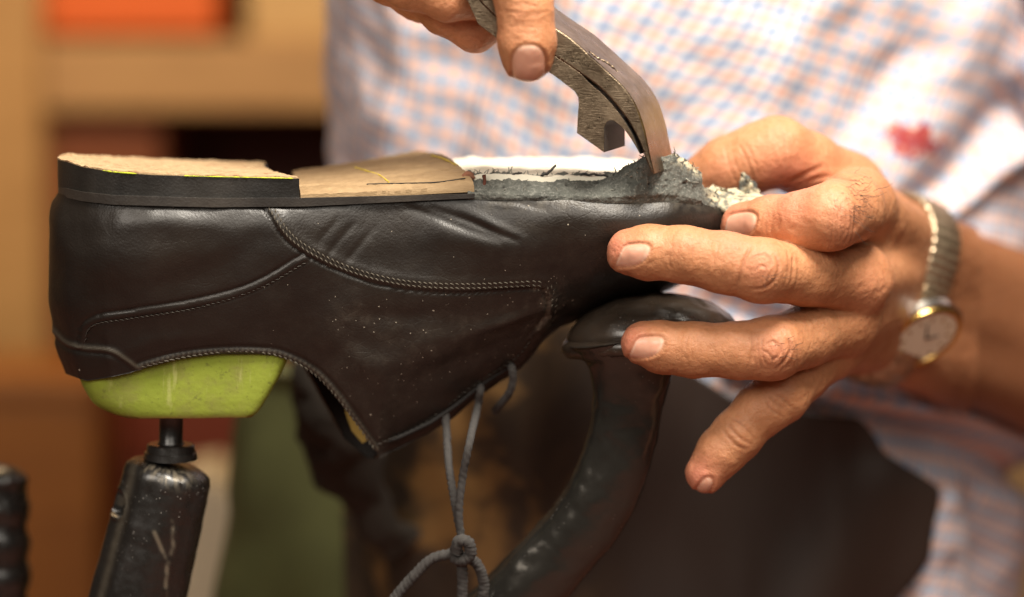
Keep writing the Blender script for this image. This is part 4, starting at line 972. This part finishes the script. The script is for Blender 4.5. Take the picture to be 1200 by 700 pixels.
for a_, l_ in ((.6, 20), (2.3, 30)):
    V_, F_ = sweep([wp_+wn*18.3, wp_+wn*18.3+(math.cos(a_)*wax+math.sin(a_)*wt)*l_*.5, wp_+wn*18.3+(math.cos(a_)*wax+math.sin(a_)*wt)*l_], [1.3, 1.1, .6], 5); mk('watch_hand', V_, F_, BLACKMETAL, case)
V_, F_ = sweep([wp_+wn*5+wax*48, wp_+wn*5+wax*53, wp_+wn*5+wax*58], [6, 6.5, 6], 12); mk('crown', V_, F_, GOLD, case)

# ------------------------------------------------------------------ shirt, apron, trousers
TC = np.array([170.0+80, 905.0]); TA, TB = 520.0, 370.0
def torso(nz, na_, z0, z1, ax_s=1.0, by_s=1.0, a0=0.0, a1=2*np.pi):
    z = np.linspace(z0, z1, nz); a_ = np.linspace(a0, a1, na_); Zg, Ag = np.meshgrid(z, a_, indexing='ij')
    prof = lerp_tab(Zg, [(-1600, .80), (-900, .90), (-400, 1.0), (-100, 1.02), (250, 1.0), (700, 1.02), (950, .92), (1100, .60), (1180, .32)])
    X = TC[0]+TA*ax_s*prof*np.cos(Ag); Y = TC[1]+TB*by_s*prof*np.sin(Ag)
    return X, Y, Zg, Ag
X, Y, Zg, Ag = torso(330, 420, -620, 1150, a0=-np.pi-.0, a1=np.pi)
P = np.stack([X, Y, Zg], -1).reshape(-1, 3); F_ = grid_faces(330, 420); Nn = vnormals(P, F_)
if np.sum(Nn*(P-np.array([TC[0], TC[1], 0]))) < 0: Nn = -Nn; F_ = F_[:, ::-1]
x_, y_ = proj(P); frontm = (P[:, 1] < TC[1]+100)
# folds: pulled diagonally towards the right elbow, drooping at the waist
fold = np.zeros(len(P))
for pts, amp, sg in [([(1010, -60), (930, 60), (880, 160)], 14, 30), ([(1080, 60), (990, 150), (900, 260)], -16, 26), ([(1160, 0), (1090, 130), (1040, 230)], 16, 34), ([(1190, 120), (1130, 200), (1060, 250)], -34, 20), ([(1200, 170), (1130, 232), (1080, 262)], 30, 16),
                     ([(700, 30), (640, 120), (600, 230)], 10, 40), ([(560, 60), (520, 200)], -14, 26), ([(480, 40), (450, 200)], 14, 26), ([(860, 420), (960, 455), (1060, 470)], 30, 18), ([(840, 360), (960, 400), (1080, 430)], -22, 22), ([(1040, 500), (1120, 520), (1200, 560)], -40, 22), ([(1050, 470), (1110, 485), (1200, 530)], 36, 22),
                     ([(1100, 590), (1080, 700)], 26, 24), ([(1150, 580), (1150, 700)], -24, 20), ([(1195, 580), (1200, 700)], 22, 22), ([(820, 300), (900, 60)], 10, 30)]:
    d, a, sd = polydist(x_, y_, pts); fold += amp*gau(d, sg)
fold = fold*frontm+fbm(P, 1/160, 3, 2.2)*16
P2 = P+Nn*fold[:, None]
# cloth coordinates: rotated, with a warp so that the checks follow the folds
u = (Ag.ravel()-1.5*np.pi)*455; w = Zg.ravel(); rot = np.where(x_ > 800, .32*np.clip((x_-800)/200, 0, 1), -.10*np.clip((800-x_)/300, 0, 1))+.18
uu = u+fbm(P*np.array([1, 1, .5]), 1/220, 2, 7.)*26; ww = w+fbm(P, 1/260, 2, 9.)*26
sh_ = .16+.42*np.clip((x_-640)/420, 0, 1); U = uu-(ww-150)*sh_; Wv = ww+uu*.30
i = np.argmin(np.where(frontm, (x_-1074)**2+(y_-165)**2, 1e9)); STAIN = (float(U[i]), float(Wv[i]), 0.0)
SHIRT = mat_shirt()
shirt = mk('shirt', P2, F_, SHIRT, person, uv=np.stack([U, Wv], -1))
m_ = shirt.modifiers.new('Solidify', 'SOLIDIFY'); m_.thickness = 3*K; m_.offset = -1
def sleeve(p0, p1, p2, r0, r1, seed):
    pth = spline(np.array([p0, (np.array(p0)+p1)/2, p1, p2]), 60); V_, F_ = sweep(pth, np.linspace(r0, r1, 60), 60, closed_ends=False); V_ += fbm(V_, 1/90, 3, seed)[:, None]*np.array([1, 1, 1])*14
    t_ = np.repeat(np.arange(60)*9.0, 60); a_ = np.tile(np.arange(60)/60*r0*6.28, 60)
    o = mk('sleeve', V_, F_, SHIRT, shirt, uv=np.stack([a_, t_], -1)); m = o.modifiers.new('Solidify', 'SOLIDIFY'); m.thickness = 4*K; return o
sleeve(np.array([760., 760, 1010]), np.array([820., 790, 560]), np.array([870., 820, 180]), 175, 150, 3.)
sleeve(np.array([-420., 760, 1010]), np.array([-370., 600, 850]), np.array([-270., 400, 645]), 175, 128, 5.)

def mat_apron():
    M = Mat('stained_brown_apron'); f = M.noise(26, 6, .65, .5); g = M.noise(90, 5, .7)
    c = M.mix(M.ramp(f, (.35, 0), (.68, 1)), (.026, .018, .012), (.066, .042, .023))
    st = M.math('MULTIPLY', M.ramp(M.noise(30, 4, .6, .3), (.47, 0), (.60, 1)), M.attr('stain'))
    c = M.mix(M.math('MULTIPLY', st, .8), c, (.34, .19, .06))
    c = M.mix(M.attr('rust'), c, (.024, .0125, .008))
    return M.out(c, .62, M.bump(g, .15, .0005))
# apron: hangs in front of the shirt's lower half; upper edge dips to the right
NXa, NYa = 150, 120
xa = np.linspace(395, 1085, NXa); tq = np.linspace(0, 1, NYa)
ytopA = lerp_tab(xa, [(395, 396), (440, 380), (560, 352), (745, 348), (775, 372), (800, 432), (860, 470), (940, 484), (1000, 490), (1036, 520), (1062, 545), (1085, 572)])
ybotA = np.full(NXa, 900.)
Xi, Ti = np.meshgrid(xa, tq, indexing='ij'); xr = Xi+np.clip(Ti-.25, 0, 1)*lerp_tab(Xi, [(395, 20), (900, 0), (1085, -150)])
Yi = ytopA[:, None]+(ybotA-ytopA)[:, None]*Ti
Xw = at(xr, Yi, 520.)[..., 0]; ang = np.clip((Xw-TC[0])/(TA*1.06), -.999, .999); Yd = TC[1]-TB*1.06*np.sqrt(1-ang**2)-14
xr = xr+np.clip((Xi-960)/125, 0, 1)*14*np.sin(Yi/23.+np.sin(Yi/41.)*1.5); Pa = at(xr, Yi, Yd).reshape(-1, 3); Pa[:, 1] += fbm(Pa*np.array([1, 1, .35]), 1/130, 2, 4.)*24
APRON = mat_apron()
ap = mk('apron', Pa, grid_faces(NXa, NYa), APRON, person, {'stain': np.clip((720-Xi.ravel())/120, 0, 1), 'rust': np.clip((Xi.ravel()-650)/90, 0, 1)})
m_ = ap.modifiers.new('Solidify', 'SOLIDIFY'); m_.thickness = 6*K
OLIVE = plain('olive_trouser_cloth', (.068, .072, .02), .9, .3, 30, .2)
tr = []
for xp, r in ((365, 105), (720, 130)):
    q = np.array([at(xp+20, 440, 820), at(xp, 600, 810), at(xp-30, 900, 800), at(xp-30, 1300, 800)]); tr.append(sweep(spline(q, 30), np.linspace(r, r*.9, 30)*dscale(820), 40))
V_, F_ = join(tr); V_ = V_+fbm(V_, 1/120, 3, 3.)[:, None]*10; mk('trousers', V_, F_, OLIVE, person)

# grey-brown cloth bunched at the person's waist
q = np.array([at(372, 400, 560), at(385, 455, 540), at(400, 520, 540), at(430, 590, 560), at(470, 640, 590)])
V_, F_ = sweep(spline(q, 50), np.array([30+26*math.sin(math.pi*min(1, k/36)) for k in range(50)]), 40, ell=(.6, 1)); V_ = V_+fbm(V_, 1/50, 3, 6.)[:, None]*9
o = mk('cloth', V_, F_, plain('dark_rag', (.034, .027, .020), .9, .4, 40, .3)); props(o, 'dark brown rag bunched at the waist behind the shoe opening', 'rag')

# ------------------------------------------------------------------ background: shelf, boxes, cabinet, wall, floor
PINE = wood('honey_pine', (.38, .185, .045), (.52, .275, .08), 14, .55, (1, 1, 6), .1)
PINEH = wood('honey_pine_board', (.37, .185, .055), (.50, .27, .09), 14, .55, (1, 6, 6), .1)
YS = 3400.0
def bxp(x0, x1, y0, y1, Y0, Y1):
    a, b = at(x0, y1, Y0), at(x1, y0, Y0); return box(a[0], b[0], Y0, Y1, a[2], b[2])
shelf = thing('shelf_unit', 'pine shelf unit with honey coloured boards far behind the shoe', 'shelf', at(200, 900, YS))
V_, F_ = bxp(-70, 42, -160, 820, YS-120, YS+500); bevel(mk('upright', V_, F_, PINE, shelf, smooth=False), 6)
V_, F_ = bxp(760, 860, -160, 820, YS-100, YS+500); bevel(mk('upright', V_, F_, PINE, shelf, smooth=False), 6)
V_, F_ = bxp(42.5, 759.5, 48, 131, YS-60, YS+500); bevel(mk('shelf_board', V_, F_, PINEH, shelf, smooth=False), 8)
V_, F_ = bxp(42.5, 759.5, -150, -105, YS-40, YS+500); bevel(mk('shelf_board', V_, F_, PINEH, shelf, smooth=False), 8)
V_, F_ = bxp(42.5, 759.5, 640, 720, YS-40, YS+500); bevel(mk('shelf_board', V_, F_, PINEH, shelf, smooth=False), 8)
V_, F_ = bxp(42.5, 759.5, -150, 820, YS+520, YS+560); mk('back_panel', V_, F_, plain('dark_red_panel', (.055, .012, .006), .7), shelf, smooth=False)
def carton(name, label, cat, x0, x1, y0, y1, Y0, Y1, col, lidcol):
    t = thing(name, label, cat, at((x0+x1)/2, y1, Y0)); V_, F_ = bxp(x0, x1, y0, y1, Y0, Y1); bevel(mk('box_body', V_, F_, plain(cat+'_card', col, .6, .12, 20), t, smooth=False), 6)
    V_, F_ = bxp(x0-4, x1+4, y0-4, y0+14, Y0-8, Y1+8); bevel(mk('lid', V_, F_, plain(cat+'_lid', lidcol, .6, .12, 20), t, smooth=False), 5); return t
carton('storage_box', 'bright orange box standing on the pine shelf board', 'box', 48, 252, -90, 38, YS-20, YS+350, (.62, .10, .001), (.56, .09, .001))
carton('cardboard_box', 'tan cardboard box beside the bright orange box', 'box', 290, 470, -80, 46.5, YS-30, YS+350, (.52, .30, .10), (.5, .29, .1))
cab = thing('cabinet', 'reddish orange wooden cabinet door left behind the iron post', 'cabinet', at(60, 900, 2600))
CABW = wood('orange_cabinet_wood', (.23, .075, .008), (.34, .12, .014), 10, .5, (1, 1, 6), .1)
V_, F_ = bxp(-160, 112, 470, 900, 2600, 3000); bevel(mk('cabinet_side', V_, F_, CABW, cab, smooth=False), 8)
V_, F_ = bxp(-160, 112, 445, 469.5, 2590, 3010); bevel(mk('cabinet_top', V_, F_, CABW, cab, smooth=False), 8)
rb_ = thing('tool_case', 'rust brown case in the dark gap under the shelf board', 'case', at(120, 470, YS+40))
V_, F_ = bxp(46, 185, 165, 470, YS+20, YS+380); bevel(mk('case_body', V_, F_, plain('rust_brown_card', (.24, .060, .010), .7, .25, 12), rb_, smooth=False), 12)
V_, F_ = bxp(44, 187, 150, 178, YS+8, YS+390); bevel(mk('lid', V_, F_, plain('rust_brown_lid', (.20, .048, .008), .7, .25, 12), rb_, smooth=False), 8)
redp = thing('tool_chest', 'dark red chest in the shade below the shelf', 'chest', at(200, 620, 2900))
V_, F_ = bxp(112.5, 420, 330, 545, 2900, 3250); bevel(mk('chest_body', V_, F_, plain('dark_red_paint', (.17, .024, .003), .5, .25, 15), redp, smooth=False), 10)
V_, F_ = bxp(112.5, 420, 545.5, 640, 2905, 3250); bevel(mk('drawer', V_, F_, plain('dark_red_paint_drawer', (.14, .02, .003), .5, .25, 15), redp, smooth=False), 10)
pr = [at(x, y, 1900) for x, y in [(205, 565), (245, 558), (300, 600), (330, 640), (330, 860), (205, 860)]]
sack = thing('paper_sack', 'pale cream paper sack slumped between post and green trousers', 'sack', at(260, 860, 1900))
prism(pr, (0, 260, 0), 'sack_body', plain('cream_paper', (.62, .54, .38), .85, .1, 30), sack, 14)

# black ridged tool at the lower left edge
tool = thing('ridged_tool', 'black ridged iron tool standing at the lower left edge', 'tool', at(5, 800, 420))
prof_t = []
for k in range(140):
    t = k/139; yv = 545+t*270; r = 30*min(1, math.sqrt(max(t, 0)/.06)+.05)*(1+.05*math.sin(t*42))+3*t
    prof_t.append((yv, r))
V_, F_ = sweep(np.array([at(2+2*k/139, prof_t[k][0], 420) for k in range(140)]), np.array([p[1]*dscale(420) for p in prof_t]), 40); V_ = V_+fbm(V_, 1/20, 3, 4.)[:, None]*np.array([3, 3, 1.])
mk('grip', V_, F_, BLACKMETAL, tool)
V_, F_ = sweep(np.array([at(-4, 545+k*3, 420) for k in range(4)]), [10, 14, 16, 10], 20); mk('end_cap', V_, F_, BLACKMETAL, tool)

# setting
V_ = np.array([(-9000, -4000, -1500), (9000, -4000, -1500), (9000, 9000, -1500), (-9000, 9000, -1500)], float); o = mk('floor', V_, [[0, 1, 2, 3]], plain('red_brown_floor', (.16, .055, .035), .6), smooth=False); props(o, kind='structure')
V_ = np.array([(-9000, 4700, -1500), (9000, 4700, -1500), (9000, 4700, 5000), (-9000, 4700, 5000)], float); o = mk('wall', V_, [[0, 1, 2, 3]], plain('ochre_wall', (.30, .17, .07), .8), smooth=False); props(o, 'ochre plaster wall far behind the shelf unit', 'wall')

# ------------------------------------------------------------------ camera, light
cam = bpy.data.objects.new('camera', bpy.data.cameras.new('camera')); COL.objects.link(cam); scene.camera = cam
cam.location = Vector(CAM)*K; cam.rotation_euler = (math.pi/2-PITCH, 0, 0)
cd = cam.data; cd.lens = 100; cd.sensor_width = 36; cd.clip_end = 50; cd.clip_start = .01
cd.dof.use_dof = True; cd.dof.focus_distance = (D+45)*K; cd.dof.aperture_fstop = 3.6; cd.dof.aperture_blades = 9

def area(name, loc, target, size, energy, col, sizey=None):
    l = bpy.data.lights.new(name, 'AREA'); l.shape = 'DISK'; l.energy = energy; l.color = col; l.size = size
    if sizey: l.shape = 'RECTANGLE'; l.size_y = sizey
    o = bpy.data.objects.new(name, l); COL.objects.link(o); o.location = loc; o.rotation_euler = (Vector(target)-Vector(loc)).to_track_quat('-Z', 'Y').to_euler(); return o
area('key_lamp', (.20, -.27, .70), (.04, .05, 0), .34, 16, (1.0, .92, .80))
area('room_lamp', (-.30, .62, .66), (-.22, .90, 0.02), .4, 4.0, (1.0, .68, .37))
area('window_light', (.20, -1.0, .66), (.03, .1, 0), .8, 6.0, (1.0, .92, .80))  # unseen front light, added for leather sheen and fill
area('side_window', (-.60, -.90, .62), (0, .1, -.02), .62, 7.0, (1.0, .91, .80))  # unseen left-front light, added for highlights on the arm and leather
wd = bpy.data.worlds.new('World'); scene.world = wd; wd.use_nodes = True
bg = wd.node_tree.nodes['Background']; bg.inputs[0].default_value = (1.0, .80, .62, 1); bg.inputs[1].default_value = .07
scene.view_settings.view_transform = 'Standard'; scene.view_settings.look = 'None'; scene.view_settings.exposure = 0; scene.view_settings.gamma = 1
